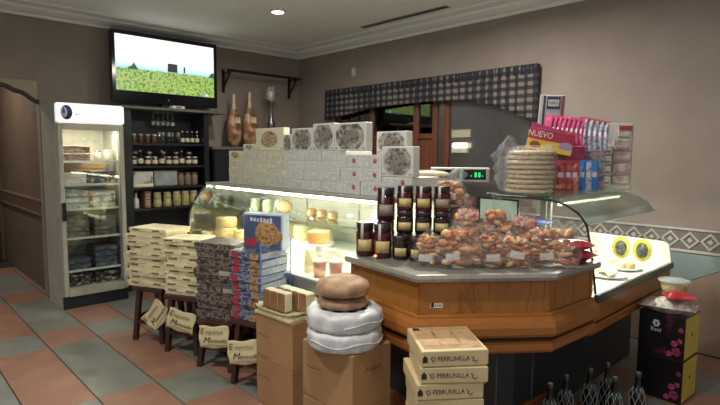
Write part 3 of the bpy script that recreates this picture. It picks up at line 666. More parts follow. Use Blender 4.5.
# ------------------------------------------------------------------ wooden corner counter
CL = [(1.95, 2.15), (1.87, 1.566), (2.40, 1.145), (2.85, 1.12)]      # front line of the worktop: left end, two corners, right end
def offs(line, o):
    out = []
    n = len(line)
    for i in range(n):
        ns = []
        for a, b in ((i - 1, i), (i, i + 1)):
            if 0 <= a and b < n:
                d = (Vector(line[b]) - Vector(line[a])).normalized(); ns.append(Vector((d.y, -d.x)))
        m = sum(ns, Vector((0, 0))); m.normalize(); sc = 1 / max(0.3, m.dot(ns[0])); q = Vector(line[i]) + m * (o * sc); out.append((q.x, q.y))
    return out
LINE = CL
def counter():
    t = thing('bakery_counter', 'angled orange oak bakery counter with steel worktop', 'counter', (2.3, 1.6, 0))
    off = (-2.3, -1.6)
    loc = lambda pts: [(x + off[0], y + off[1]) for x, y in pts]
    fr = loc(LINE)
    G().prism(fr + loc([(2.85, 1.86), (2.66, 2.15)]), 0.918, 0.952).build('worktop', mat('worktop_steel', '8b8983', rough=0.38, metal=0.35, scale=60, stretch=(0.05, 1, 1), bump=0.03), t)
    G().sweep(fr, [(0.0, 0.915), (0.012, 0.92), (0.018, 0.936), (0.012, 0.952), (0.0, 0.9545), (-0.02, 0.954), (-0.02, 0.915)]).build('worktop_edge', mat('highlit_steel_edge', 'a3a098', rough=0.3, metal=0.4, scale=40), t)  # lighter colour paints the highlight along the worktop edge
    inner = offs(fr, -0.03); deep = offs(fr, -0.05)
    for i in range(3):
        a, b = inner[i], inner[i + 1]; c, d = deep[i], deep[i + 1]
        G().prism([a, b, d, c], 0.752, 0.9145).build('front_panel', oak, t)
        A, B = Vector(a), Vector(b); u = (B - A).normalized(); n = Vector((u.y, -u.x)) * 0.004
        for s in (0.0, 1.0):      # narrow stile at each end
            p = A + (B - A) * s; q = p + u * (0.028 if s == 0 else -0.028)
            G().prism([tuple(p + n * 0.2), tuple(q + n * 0.2), tuple(q + n), tuple(p + n)] if s == 0 else [tuple(q + n * 0.2), tuple(p + n * 0.2), tuple(p + n), tuple(q + n)], 0.755, 0.9135).build('stile', oakh, t)
    up = [(-0.05, 0.752), (-0.018, 0.752), (-0.012, 0.742), (-0.012, 0.735), (0.012, 0.715), (0.022, 0.69), (0.022, 0.655), (0.012, 0.64), (-0.05, 0.64)]
    for nm, pr in (('upper_moulding', up), ('lower_moulding', [(-0.05, 0.612), (-0.005, 0.612), (0.006, 0.60), (0.006, 0.57), (-0.005, 0.556), (-0.05, 0.556)])):
        G().sweep(fr, pr).build(nm, oakh, t)
    G().sweep(fr, [(-0.09, 0.556), (-0.03, 0.556), (-0.03, 0.64), (-0.09, 0.64)]).build('shadow_strip', mat('dark_shaded_oak', '3a2415', rough=0.5), t)  # dark strip paints the shade in the gap between the mouldings
    pl = offs(fr, -0.26)
    G().prism([(p[0], p[1]) for p in pl] + loc([(2.85, 1.84), (2.64, 2.13)]), 0.0, 0.9).build('plinth', plinth, t)
    bo = offs(fr, -0.24)
    G().sweep(bo, [(-0.018, 0.0), (0.0, 0.0), (0.0, 0.13), (-0.006, 0.142), (-0.018, 0.142)]).build('skirting', mat('skirting_oak', '7d4420', rough=0.4, scale=8), t)
    # vertical joint strips on the plinth
    for i, k in ((1, 0.35), (1, 0.78), (2, 0.5)):
        A, B = Vector(pl[i]), Vector(pl[i + 1]); p = A + (B - A) * k
        G().box(p.x - 0.003, p.x + 0.003, p.y - 0.004, p.y + 0.004, 0.145, 0.55).build('joint_strip', mat('pale_joint', '6b6a64'), t)
    # little sticker on the middle panel
    A, B = Vector(inner[1]), Vector(inner[2]); u = (B - A).normalized(); p = A + u * 0.085
    ang = math.atan2(u.y, u.x); nn = Vector((u.y, -u.x))
    s = G().box(-0.03, 0.03, -0.0012, 0, -0.012, 0.012).build('sticker', mat('sticker_white', 'd2cfc4'), t, (p.x + nn.x * 0.001, p.y + nn.y * 0.001, 0.795), ang)
    G().box(-0.027, -0.013, -0.0022, -0.0013, -0.009, 0.014, bev=0.0003).build('sticker_mark', ink, s)
    for k in range(4): G().box(-0.008 + k * 0.009, -0.003 + k * 0.009, -0.0022, -0.0013, -0.005, 0.005).build('sticker_letter', mat('grey_ink', '6d6a66'), s)
counter()

# ------------------------------------------------------------------ left display case (runs along the stools)
LY0, LY1 = 2.17, 4.33
deckm = mat('white_deck', 'e8e6da', rough=0.35)
def strip_lamp(parent, loc, rot, ln, w, watts, col=(1, 0.95, 0.82)):
    l = bpy.data.lights.new('case_lamp', 'AREA'); l.shape = 'RECTANGLE'; l.size = w; l.size_y = ln; l.energy = watts; l.color = col
    return link('case_lamp', l, parent, loc, 0, rot)
def left_case():
    t = thing('display_case', 'long curved glass display case lit inside, behind the stools', 'display case', (2.4, 3.1, 0))
    ox, oy = 2.4, 3.1
    B = lambda n, x0, x1, y0, y1, z0, z1, m, bev=0.0: G().box(x0 - ox, x1 - ox, y0 - oy, y1 - oy, z0, z1, bev=bev).build(n, m, t)
    B('base_cabinet', 2.12, 2.86, LY0, LY1, 0.0, 0.62, plinth)
    B('front_board', 2.05, 2.12, LY0, LY1, 0.42, 0.62, oakh, 0.006)
    B('deck', 2.06, 2.86, LY0, LY1, 0.62, 0.70, deckm)
    B('front_rail', 2.03, 2.06, LY0, LY1, 0.64, 0.72, steel, 0.006)
    B('back_wall', 2.84, 2.86, LY0, LY1, 0.70, 1.22, mat('case_back', 'd6d8cc', rough=0.25))
    B('top_shelf', 2.22, 2.90, LY0 - 0.18, LY1 + 0.02, 1.238, 1.262, mat('case_top', 'aeb2a8', rough=0.25, metal=0.3), 0.004)
    B('inner_shelf', 2.45, 2.82, LY0, LY1 - 0.03, 1.005, 1.013, glass('shelf_glass', tint=(0.82, 0.92, 0.86), refl=0.15, edge=0.7))
    B('step_deck', 2.50, 2.835, LY0, LY1 - 0.02, 0.70, 0.80, deckm)
    prof = [(2.055, 0.72), (2.045, 0.80), (2.045, 0.90), (2.055, 0.99), (2.08, 1.06), (2.12, 1.13), (2.165, 1.185), (2.22, 1.238)]
    g = G().sheet([(u - ox, z) for u, z in prof], 'y', LY0 - oy, LY1 - oy, 2).build('front_glass', glass('case_glass', tint=(0.95, 0.98, 0.96), refl=0.07, edge=0.5), t)
    so = g.modifiers.new('thick', 'SOLIDIFY'); so.thickness = 0.006
    g = G().extrude([(u - ox, z) for u, z in prof] + [(2.84 - ox, 1.238), (2.84 - ox, 0.70), (2.03 - ox, 0.70)], 'y', LY1 - oy, LY1 - oy + 0.008).build('end_glass', clear, t)
    G().tube([(u - ox, LY1 - oy + 0.004, z) for u, z in prof], 0.009, 6).build('end_trim', bplast, t)
    for y in (2.8, 3.43): G().tube([(2.66 - ox, y - oy, 0.80), (2.66 - ox, y - oy, 1.236)], 0.008, 8).build('shelf_post', steel, t)
    G().tube([(2.30 - ox, LY0 - oy + 0.05, 1.222), (2.30 - ox, LY1 - oy - 0.05, 1.222)], 0.013).build('lamp_tube', tube_light, t)
    strip_lamp(t, (2.33 - ox, 3.1 - oy, 1.205), (0, 0, 0), 1.95, 0.06, 30)
left_case()

# ------------------------------------------------------------------ right display case (runs to the window wall)
RX0, RX1 = 2.87, 4.17
def right_case():
    t = thing('display_case', 'short glass display case lit inside at the window wall end', 'display case', (3.5, 1.5, 0))
    ox, oy = 3.5, 1.5
    B = lambda n, x0, x1, y0, y1, z0, z1, m, bev=0.0: G().box(x0 - ox, x1 - ox, y0 - oy, y1 - oy, z0, z1, bev=bev).build(n, m, t)
    B('base_cabinet', RX0, RX1 + 0.02, 1.38, 1.86, 0.0, 0.60, plinth)
    B('front_board', RX0, RX1 + 0.02, 1.135, 1.17, 0.60, 0.71, oakh, 0.006)
    B('lower_board', RX0, RX1 + 0.02, 1.15, 1.19, 0.52, 0.575, oakh, 0.006)
    B('under_panel', RX0, RX1 + 0.02, 1.19, 1.38, 0.50, 0.62, mat('dark_shaded_oak', '3a2415'))
    B('deck', RX0, RX1, 1.16, 1.80, 0.66, 0.735, deckm)
    B('front_rail', RX0, RX1 + 0.02, 1.115, 1.145, 0.715, 0.76, mat('dark_steel_rail', '4d5452', rough=0.3, metal=0.6), 0.005)
    B('back_wall', RX0, RX1, 1.80, 1.82, 0.735, 1.25, glass('back_pane', tint=(0.8, 0.88, 0.84), refl=0.12))
    wp_ = mat('white_end_panel', 'eceadc', rough=0.3)
    e = G().extrude([(1.13 - oy, 0.76), (1.15 - oy, 0.885), (1.18 - oy, 0.905), (1.72 - oy, 0.915), (1.72 - oy, 0.735), (1.13 - oy, 0.735)], 'x', RX1 - ox, RX1 - ox + 0.02).build('end_panel', wp_, t)
    yl = mat('yellow_oval_print', [(0.3, 'd9c527'), (0.7, 'e6d53c')], scale=20, rough=0.4)
    for y in (1.325, 1.475):
        o = G().lathe([(0.0, -0.0025), (0.066, -0.0025), (0.066, -0.0004), (0, -0.0004)], (RX1 - ox, y - oy, 0.822), 24, axis='x', sy=1.27).build('yellow_oval', yl, e)
        G().lathe([(0.0, -0.004), (0.043, -0.004), (0.043, -0.0026), (0, -0.0026)], (RX1 - ox, y - oy, 0.82), 20, axis='x', sy=1.4).build('dark_picture', mat('dark_oval_print', [(0.4, '3a3c38'), (0.6, '6b6f66'), (0.75, '2c2c2a')], scale=40, rough=0.4), e)
    up = [(1.80, 1.268), (1.50, 1.268), (1.40, 1.262), (1.32, 1.24), (1.25, 1.20), (1.20, 1.14)]
    c = G().sheet([(u - oy, z) for u, z in up], 'x', RX0 - ox, 4.0 - ox, 2).build('canopy_glass', glass('canopy_glass', tint=(0.50, 0.57, 0.52), refl=0.34, edge=0.6, rough=0.3), t)
    so = c.modifiers.new('thick', 'SOLIDIFY'); so.thickness = 0.008
    c = G().sheet([(1.20 - oy, 1.14), (1.165 - oy, 0.98), (1.135 - oy, 0.765)], 'x', RX0 - ox, RX1 - ox, 2).build('front_glass', glass('front_glass', tint=(0.97, 0.99, 0.98), refl=0.03, edge=0.25), t)
    G().tube([(RX0 - ox, u - oy, z) for u, z in up + [(1.165, 0.98), (1.135, 0.765)]], 0.007, 6).build('end_trim', bplast, t)
    for y in (1.25,): G().box(RX0 + 0.28 - ox, RX0 + 0.305 - ox, 1.55 - oy, 1.575 - oy, 0.735, 1.262).build('post', steel, t)
    G().box(RX0 + 0.36 - ox, RX0 + 0.40 - ox, 1.62 - oy, 1.66 - oy, 0.735, 1.262).build('post', steel, t)
    B('top_shelf', RX0, RX1 - 0.05, 1.40, 1.84, 1.274, 1.286, glass('shelf_glass', tint=(0.82, 0.92, 0.86), refl=0.15, edge=0.7))
    G().tube([(RX0 + 0.08 - ox, 1.40 - oy, 1.235), (RX1 - 0.3 - ox, 1.40 - oy, 1.235)], 0.008).build('lamp_tube', tube_light, t)
    strip_lamp(t, (3.5 - ox, 1.42 - oy, 1.22), (0, 0, PI / 2), 1.0, 0.05, 13, (0.97, 1.0, 0.9))
right_case()
# ------------------------------------------------------------------ white boxes on the left case
wcard = mat('white_box_card', [(0.3, 'c9cbc2'), (0.7, 'd3d5cc')], scale=6, rough=0.5)
wprint = mat('white_box_print', [(0.38, 'd0d2ca'), (0.50, 'c0c3be'), (0.56, 'aab0b5'), (0.62, 'cdcfc8')], scale=38, stretch=(1, 1, 1.5), rough=0.5, rnd=11)
wcream = mat('cream_box_print', [(0.38, 'd5d2bc'), (0.50, 'c8c4ae'), (0.57, 'b5af9a'), (0.64, 'd3d0ba')], scale=30, rough=0.5, rnd=11)
redp = mat('red_print', 'b5604f', rough=0.5)
picm = mat('etched_picture', [(0.3, '3c3b3a'), (0.45, '7b7771'), (0.58, 'b5b0a8'), (0.72, '55524e')], scale=26, rough=0.5, rnd=9, detail=5)
picw = mat('warm_picture', [(0.3, '5b4a3a'), (0.45, '96836b'), (0.58, 'c2b496'), (0.72, '6b5a47')], scale=26, rough=0.5, rnd=9, detail=5)
def flat_box(label, y, z, wdt, dp, h, m, red=False, x=2.285):
    """a flat box lying down, its narrow end printed, facing the customer"""
    t = thing('sweets_box', label, 'box', (x, y, z), -PI / 2, 'white sweets boxes on the display case')
    G().box(-wdt / 2, wdt / 2, 0.0, dp, 0.0004, h - 0.0004, bev=0.002).build('carton', wcard, t)
    e = G().box(-wdt / 2 + 0.012, wdt / 2 - 0.012, -0.0012, -0.0001, 0.007, h - 0.007).build('end_print', m, t)
    if red: G().lathe([(0, -0.0024), (0.016, -0.0024), (0.016, -0.0013), (0, -0.0013)], (wdt * 0.22, 0, h * 0.55), 12, axis='y').build('red_seal', redp, e)
    return t
COLS = []
ys = [(3.94, 0.20, 4, 'c'), (3.735, 0.20, 4, 'c'), (3.525, 0.21, 4, 'c'), (3.312, 0.21, 4, 'c'), (3.10, 0.205, 4, 'w'), (2.893, 0.20, 4, 'w'), (2.694, 0.19, 4, 'w'), (2.498, 0.19, 3, 'r'), (2.306, 0.185, 3, 'r')]
for ci, (y, wd, n, kd) in enumerate(ys):
    h = 0.07 if kd != 'r' else 0.085
    if ci == 0: n = 3
    for k in range(n):
        flat_box('white sweets box, %s, %s stack from left on glass case' % (ORD[n - 1 - k], NTH[ci]), y + 0.004 * math.sin(ci * 3 + k * 2), 1.2625 + k * h, wd, 0.30, h, wcream if kd == 'c' else wprint, kd == 'r')
for k in range(2):
    flat_box('wide white sweets box under the standing oval picture box, %s' % ('lower', 'upper')[k], 2.088, 1.2625 + k * 0.062, 0.235, 0.26, 0.062, wprint, k == 1)
def oval_box(label, y, z, wd, h, oval, pm, x=2.285, tilt=0.0, cm=wcard):
    t = thing('picture_box', label, 'box', (x, y, z), 0, 'standing picture boxes on the display case', rot=(tilt, 0, -PI / 2))
    G().box(-wd / 2, wd / 2, 0.0, 0.06, 0.0005, h, bev=0.003).build('carton', cm, t)
    if oval == 'oct':
        a, b = wd * 0.44, h * 0.44
        q = [(a, -b * .4), (a, b * .4), (a * .6, b), (-a * .6, b), (-a, b * .4), (-a, -b * .4), (-a * .6, -b), (a * .6, -b)]
        G().add([(u, -0.0016, h / 2 + v) for u, v in q] + [(u, -0.0001, h / 2 + v) for u, v in q], [list(range(8))] + [[k, (k + 1) % 8, 8 + (k + 1) % 8, 8 + k] for k in range(8)]).build('picture', pm, t)
        q = [(u * .62, v * .55) for u, v in q]
        G().add([(u + .01, -0.0026, h / 2 + v) for u, v in q] + [(u + .01, -0.0017, h / 2 + v) for u, v in q], [list(range(8))] + [[k, (k + 1) % 8, 8 + (k + 1) % 8, 8 + k] for k in range(8)]).build('picture_inset', mat('etched_inset', [(0.35, '6b6459'), (0.5, '8f877a'), (0.65, '4a4641')], scale=34, rough=0.5), t)
    else:
        n = 18; a, b = wd * 0.30, h * 0.36
        P = [(a * math.cos(2 * PI * k / n), b * math.sin(2 * PI * k / n)) for k in range(n)]
        G().add([(u, -0.0016, h / 2 + v) for u, v in P] + [(u, -0.0001, h / 2 + v) for u, v in P], [list(range(n))] + [[k, (k + 1) % n, n + (k + 1) % n, n + k] for k in range(n)]).build('picture', pm, t)
        P = [(u * .55, v * .6) for u, v in P]
        G().add([(u, -0.0028, h / 2 + v) for u, v in P] + [(u, -0.0017, h / 2 + v) for u, v in P], [list(range(n))] + [[k, (k + 1) % n, n + (k + 1) % n, n + k] for k in range(n)]).build('picture_inset', mat('pale_inset', [(0.4, 'c9bda0'), (0.55, '8d5f4b'), (0.7, 'd6ccb3')], scale=40, rough=0.5), t)
    for s in (-1, 1):
        G().box(s * wd * 0.42 - 0.012, s * wd * 0.42 + 0.012, -0.0012, -0.0001, 0.012, 0.022).build('print_line', mat('grey_print', '9a9a94'), t)
    return t
ct = mat('cream_box_card', [(0.3, 'd6d1b4'), (0.7, 'dedabf')], scale=6, rough=0.5)
oval_box('small cream box with oval picture, lowest at the left end of the white boxes', 3.94, 1.473, 0.20, 0.07, 'ov', picw, cm=ct)
oval_box('small cream box with oval picture, second from the left end', 3.715, 1.543, 0.18, 0.055, 'ov', picw, cm=ct)
oval_box('tall cream box with oval picture of a dome, highest on the left', 3.43, 1.543, 0.38, 0.175, 'ov', picw, x=2.29, cm=ct)
oval_box('narrow cream box with dark picture between the two taller ones', 3.185, 1.543, 0.10, 0.12, 'oct', picm)
oval_box('white box with dark octagonal etching, fourth standing box from the left', 3.008, 1.543, 0.245, 0.16, 'oct', picm)
oval_box('large white box with octagonal etching standing beside the hidden lid corner', 2.768, 1.543, 0.225, 0.185, 'oct', picm)
oval_box('white box with arched etching at the highest point of the white boxes', 2.50, 1.543, 0.30, 0.18, 'oct', picm)
oval_box('white box with two dark figures standing behind the red sealed boxes', 2.215, 1.518, 0.25, 0.145, 'oct', picm, x=2.37)
oval_box('white box with large dark octagonal etching at the right end, above the jars', 2.09, 1.388, 0.25, 0.18, 'oct', picm, x=2.29)

# ------------------------------------------------------------------ stools with box stacks and parchment signs
SR = R(-63)
def stool_mesh_parts(t, h, w=0.30):
    G().box(-w / 2, w / 2, -w / 2, w / 2, h - 0.035, h, bev=0.006).build('seat', dkwood, t)
    a, b = w / 2 - 0.045, w / 2 - 0.015
    for sx in (-1, 1):
        for sy in (-1, 1):
            g = G(); q = 0.017
            P = [(sx * b + i * q, sy * b + j * q, 0.0) for i, j in ((-1, -1), (1, -1), (1, 1), (-1, 1))] + [(sx * a + i * q * 1.1, sy * a + j * q * 1.1, h - 0.0352) for i, j in ((-1, -1), (1, -1), (1, 1), (-1, 1))]
            g.add(P, [(3, 2, 1, 0), (4, 5, 6, 7), (0, 1, 5, 4), (1, 2, 6, 5), (2, 3, 7, 6), (3, 0, 4, 7)]); g.build('leg', dkwood, t)
    m = (a + b) / 2 + 0.004
    for z, ax in ((0.15, 'x'), (0.19, 'y')):
        for s in (-1, 1):
            if ax == 'x': G().box(-m + 0.014, m - 0.014, s * m - 0.011, s * m + 0.011, z - 0.013, z + 0.013).build('stretcher', dkwood, t)
            else: G().box(s * m - 0.011, s * m + 0.011, -m + 0.014, m - 0.014, z - 0.013, z + 0.013).build('stretcher', dkwood, t)
STOOLS = [((1.715, 4.20), 0.445, SR), ((1.80, 3.78), 0.445, SR), ((1.845, 3.335), 0.345, R(-66)), ((1.85, 2.905), 0.445, R(-76))]
what = ['the tallest cream boxes beside the fridge', 'the second stack of cream boxes', 'the dark patterned boxes', 'the blue biscuit boxes']
for i, ((x, y), h, rz) in enumerate(STOOLS):
    t = thing('wooden_stool', 'dark wooden stool under %s' % what[i], 'stool', (x, y, 0), rz, 'dark wooden stools')
    stool_mesh_parts(t, h, 0.30 if i < 3 else 0.27)
creamp = mat('cream_box_side', [(0.40, 'e6dcb4'), (0.60, 'd9cd9f'), (0.66, '8a7c56'), (0.70, 'e0d5aa')], scale=14, stretch=(1.2, 1.2, 4), rough=0.55, rnd=13)
def cream_box(label, loc, rz, w, d, h, grp, seed):
    t = thing('pastry_box', label, 'box', loc, rz, grp)
    G().box(-w / 2 + 0.006, w / 2 - 0.006, -d / 2 + 0.006, d / 2 - 0.006, 0.0004, h * 0.9).build('tray', creamp, t)
    G().box(-w / 2, w / 2, -d / 2, d / 2, h * 0.42, h - 0.0005, bev=0.002).build('lid', cream, t)
    rn = random.Random(seed)
    for s in (-0.62, 0.45):
        u = s * w / 2 + rn.uniform(-0.015, 0.015)
        G().box(u - 0.035, u + 0.04, -d / 2 - 0.0010, -d / 2 - 0.0001, h * 0.55, h * 0.82).build('print_mark', mat('brown_print', [(0.4, '8f8158'), (0.6, '5d5036')], scale=60), t)
    return t
(x, y), h, rz = STOOLS[0]
n = 10
for k in range(n): cream_box('cream pastry box, %s, in the stack beside the fridge' % ORD[n - 1 - k], (x + 0.016 * math.sin(k * 2.3), y + 0.012 * math.cos(k * 1.7), h + 0.0005 + k * 0.0475), rz + R(5 * math.sin(k * 1.9)), 0.40, 0.27, 0.047, 'cream boxes beside the fridge', k)
(x, y), h, rz = STOOLS[1]
n = 9
for k in range(n): cream_box('cream pastry box, %s, in the second cream stack' % ORD[n - 1 - k], (x + 0.015 * math.sin(k * 2.9), y + 0.014 * math.cos(k * 2.1), h + 0.0005 + k * 0.0485), rz + R(5 * math.sin(k * 2.6)), 0.31, 0.24, 0.048, 'cream boxes of the second stack', 20 + k)
dkp = mat('dark_pattern_box', [(0.32, '2b2421'), (0.46, '4c403b'), (0.56, '8b7d74'), (0.62, '3b302c'), (0.75, '241d1b')], scale=26, rough=0.3, rnd=13, detail=5)
(x, y), h, rz = STOOLS[2]
n = 9
for k in range(n):
    c = (x + 0.012 * math.sin(k * 2.2), y + 0.012 * math.cos(k * 1.3), h + 0.0005 + k * 0.0615)
    t = thing('dark_box', 'dark patterned pastry box, %s, in the dark stack' % ORD[n - 1 - k], 'box', c, rz + R(4 * math.sin(k * 2.7)), 'dark patterned boxes')
    w, d, hh = 0.33, 0.25, 0.061
    G().box(-w / 2 + 0.006, w / 2 - 0.006, -d / 2 + 0.006, d / 2 - 0.006, 0.0004, hh * 0.88).build('tray', dkp, t)
    G().box(-w / 2, w / 2, -d / 2, d / 2, hh * 0.35, hh - 0.0005, bev=0.002).build('lid', dkp, t)
    G().box(-w / 2 + 0.02, w / 2 - 0.02, -d / 2 - 0.0012, -d / 2 - 0.0001, hh * 0.36, hh * 0.42).build('pale_line', mat('pale_line_print', '8a8078'), t)
    if k in (5, 3): G().box(0.05, 0.14, -d / 2 - 0.002, -d / 2 - 0.0001, hh * 0.40, hh * 0.92).build('price_sticker', mat('sticker_grey', 'a39d90'), t)
blueb = mat('blue_biscuit_print', [(0.36, '33405c'), (0.48, '4a587a'), (0.54, '9aa3b4'), (0.60, '2d3852')], scale=20, rough=0.35, rnd=13, stretch=(1, 1, 2))
bside = mat('pale_blue_side', [(0.35, '98a7b8'), (0.6, 'b5c0c8'), (0.72, 'a98a6a')], scale=12, rough=0.4, rnd=9)
redb = mat('red_block', 'a8323a', rough=0.4)
biscuit = mat('biscuit_picture', [(0.3, '5a3a22'), (0.45, '94683e'), (0.56, 'c09a68'), (0.66, '7a5230'), (0.8, 'b08a5c')], dist=2.0, scale=18, rough=0.4, rnd=6)
(x, y), h, rz = STOOLS[3]
n = 9
for k in range(n):
    c = (x + 0.008 * math.sin(k * 2.2), y + 0.008 * math.cos(k * 1.3), h + 0.0005 + k * 0.0505)
    t = thing('biscuit_box', 'blue biscuit box, %s, in the blue stack' % ORD[n - 1 - k], 'box', c, rz + R(3 * math.sin(k * 2.7)), 'blue biscuit boxes')
    w, d, hh = 0.26, 0.25, 0.05
    G().box(-w / 2, w / 2, -d / 2, d / 2, 0.0004, hh - 0.0004, bev=0.002).build('carton', blueb, t)
    G().box(-w / 2 + 0.015, -w / 2 + 0.075, -d / 2 - 0.001, -d / 2 - 0.0001, 0.006, hh - 0.006).build('red_block', redb, t)
    G().box(w / 2 - 0.09, w / 2 - 0.012, -d / 2 - 0.001, -d / 2 - 0.0001, 0.006, hh - 0.006).build('biscuit_picture', biscuit, t)
    G().box(w / 2 + 0.0001, w / 2 + 0.0012, -d / 2 + 0.01, d / 2 - 0.01, 0.004, hh - 0.004).build('side_print', bside, t)
ztop = h + n * 0.0505 + 0.001
t = thing('biscuit_box', 'large blue biscuit box standing upright on top of the blue stack', 'box', (x + 0.035, y - 0.04, ztop), rz + R(12))
w, d, hh = 0.29, 0.09, 0.235
G().box(-w / 2, w / 2, -d / 2, d / 2, 0, hh, bev=0.003).build('carton', mat('pale_blue_carton', 'b4c2cb', rough=0.4), t)
G().box(-w / 2 + 0.004, w / 2 - 0.012, -d / 2 - 0.0012, -d / 2 - 0.0001, 0.004, hh - 0.012).build('blue_front', mat('blue_front_print', [(0.35, '3a4766'), (0.6, '4c5a7e'), (0.72, '75829f')], scale=6, rough=0.35), t)
g = G(); g.blob((0.035, -d / 2 - 0.0015, 0.105), (0.095, 0.002, 0.085), 3, 0.18, 20, 8); g.build('biscuit_picture', biscuit, t)
G().box(-w / 2 + 0.02, -w / 2 + 0.095, -d / 2 - 0.0032, -d / 2 - 0.0013, 0.018, 0.07).build('red_block', redb, t)
g = G()
for k in range(7): g.box(-0.09 + k * 0.024, -0.075 + k * 0.024, -d / 2 - 0.003, -d / 2 - 0.0013, 0.185 - 0.002 * k, 0.208 - 0.003 * (k % 3))
g.build('white_lettering', mat('white_print', 'c8cdd6'), t)
# blue wire stand around the blue boxes
t = thing('wire_stand', 'thin blue wire stand holding the blue biscuit boxes', 'stand', (x, y, 0), rz)
wb_ = mat('blue_wire', '5f86c0', rough=0.3)
for z in (0.62, 0.74, 0.86, 0.95): G().tube([(0.147, -0.145, z), (0.15, -0.1, z), (0.15, 0.134, z), (-0.12, 0.142, z)], 0.0035, 6).build('wire_rung', wb_, t)
for px_, py_ in ((0.150, -0.14), (0.153, 0.142), (-0.12, 0.146)): G().tube([(px_, py_, 0.0), (px_, py_, 0.97)], 0.004, 6).build('wire_upright', wb_, t)
# parchment signs hung on the stools
parch = mat('parchment', [(0.35, 'cdbf92'), (0.6, 'd8cb9f'), (0.75, 'bfae80')], scale=12, rough=0.7)
def sign(label, cx, cy, cz, rz, roll):
    t = thing('parchment_sign', label, 'sign', (cx, cy, cz), 0, 'parchment signs on the stools')
    t.rotation_euler = (Matrix.Rotation(rz, 3, 'Z') @ Matrix.Rotation(roll, 3, 'Y')).to_euler()
    nx, nz, w, h = 16, 10, 0.215, 0.155
    P = []
    for face in (0, 0.002):
        for j in range(nz + 1):
            for i in range(nx + 1):
                u, v = i / nx, j / nz
                xx = (u - 0.5) * w + 0.004 * math.sin(v * 9 + u) * (1 if i in (0, nx) else 0.2); zz = (v - 0.5) * h + 0.006 * math.sin(u * 8 + 1) * abs(2 * v - 1)
                yy = -0.012 * (abs(2 * u - 1) ** 3) * (0.4 + 0.6 * v) - 0.006 * math.sin(v * 5) + face
                P.append((xx, yy, zz))
    n1 = (nx + 1) * (nz + 1); F = []
    for j in range(nz):
        for i in range(nx):
            a = j * (nx + 1) + i; F.append([a, a + 1, a + nx + 2, a + nx + 1]); F.append([n1 + a, n1 + a + nx + 1, n1 + a + nx + 2, n1 + a + 1])
    for i in range(nx): F += [[i, n1 + i, n1 + i + 1, i + 1], [nz * (nx + 1) + i, nz * (nx + 1) + i + 1, n1 + nz * (nx + 1) + i + 1, n1 + nz * (nx + 1) + i]]
    for j in range(nz):
        for i in (0, nx): a = j * (nx + 1) + i; F.append([a, a + nx + 1, n1 + a + nx + 1, n1 + a])
    G().add(P, F, 0, True).build('parchment', parch, t)
    brown_ink = mat('brown_ink', '54452c', rough=0.7)
    text('lettering', 'E', 0.055, ink, t, (-0.085, -0.0175, 0.045), shear=0.25)
    text('lettering', 'xquisitos', 0.036, brown_ink, t, (0.002, -0.0125, 0.040), shear=0.3, sx=0.95)
    text('lettering', 'M', 0.06, ink, t, (-0.058, -0.0135, -0.018), shear=0.35)
    text('lettering', 'antecados', 0.038, brown_ink, t, (0.032, -0.0115, -0.022), shear=0.35, sx=0.85)
    G().tube([(-0.07, -0.0085, -0.055), (-0.02, -0.007, -0.052), (0.04, -0.007, -0.056), (0.09, -0.0115, -0.052)], 0.0012, 4).build('flourish', brown_ink, t)
    return t
d0 = Vector((math.cos(SR), math.sin(SR))); e0 = Vector((-math.sin(SR), math.cos(SR)))
def on_stool(i, u, v): c = Vector(STOOLS[i][0]) + d0 * u + e0 * v; return c.x, c.y
for i, (u, v, z, roll, tx) in enumerate([(0.14, -0.20, 0.255, -52, 'steeply tilted parchment sign on the first stool beside the fridge'), (0.05, -0.20, 0.275, 15, 'slightly tilted parchment sign on the second stool'), (0.03, -0.19, 0.255, -2, 'straight parchment sign on the stool of dark boxes'), (0.0, -0.185, 0.262, -6, 'parchment sign nearest the cardboard boxes, below the blue boxes')]):
    cx, cy = on_stool(i, u, v); sign(tx, cx, cy, z, R(-52), R(roll))

# ------------------------------------------------------------------ cardboard boxes with bread
card = mat('brown_cardboard', [(0.3, '9a7450'), (0.55, 'a57e58'), (0.75, 'ad8760')], scale=5, rough=0.7, detail=5)
tape = mat('packing_tape', 'a98a60', rough=0.25)
rprint = mat('red_brown_stamp', '7d4a3a', rough=0.7)
def carton(label, loc, rz, w, d, h, marks):
    t = thing('cardboard_box', label, 'box', loc, rz, 'cardboard boxes before the counter')
    G().box(-w / 2, w / 2, -d / 2, d / 2, 0.0005, h - 0.0005, bev=0.004).build('carton', card, t)
    G().box(-0.025, 0.025, -d / 2, d / 2, h - 0.0004, h + 0.0003).build('tape', tape, t)
    for (face, u, z) in marks:
        g = G(); rn = random.Random(int(u * 999 + z * 777 + w * 31))
        for k in range(7):
            a = u - 0.055 + k * 0.016; hh = rn.uniform(0.009, 0.017); b0 = z + rn.uniform(-0.003, 0.003)
            if face == 'front':
                g.box(a, a + 0.009, -d / 2 - 0.0009, -d / 2 - 0.0002, b0, b0 + 0.004); g.box(a, a + 0.003, -d / 2 - 0.0009, -d / 2 - 0.0002, b0, b0 + hh)
            else:
                g.box(-w / 2 - 0.0009, -w / 2 - 0.0002, -a - 0.009, -a, b0, b0 + 0.004); g.box(-w / 2 - 0.0009, -w / 2 - 0.0002, -a - 0.003, -a, b0, b0 + hh)
        g.build('stamp_mark', rprint, t)
    return t
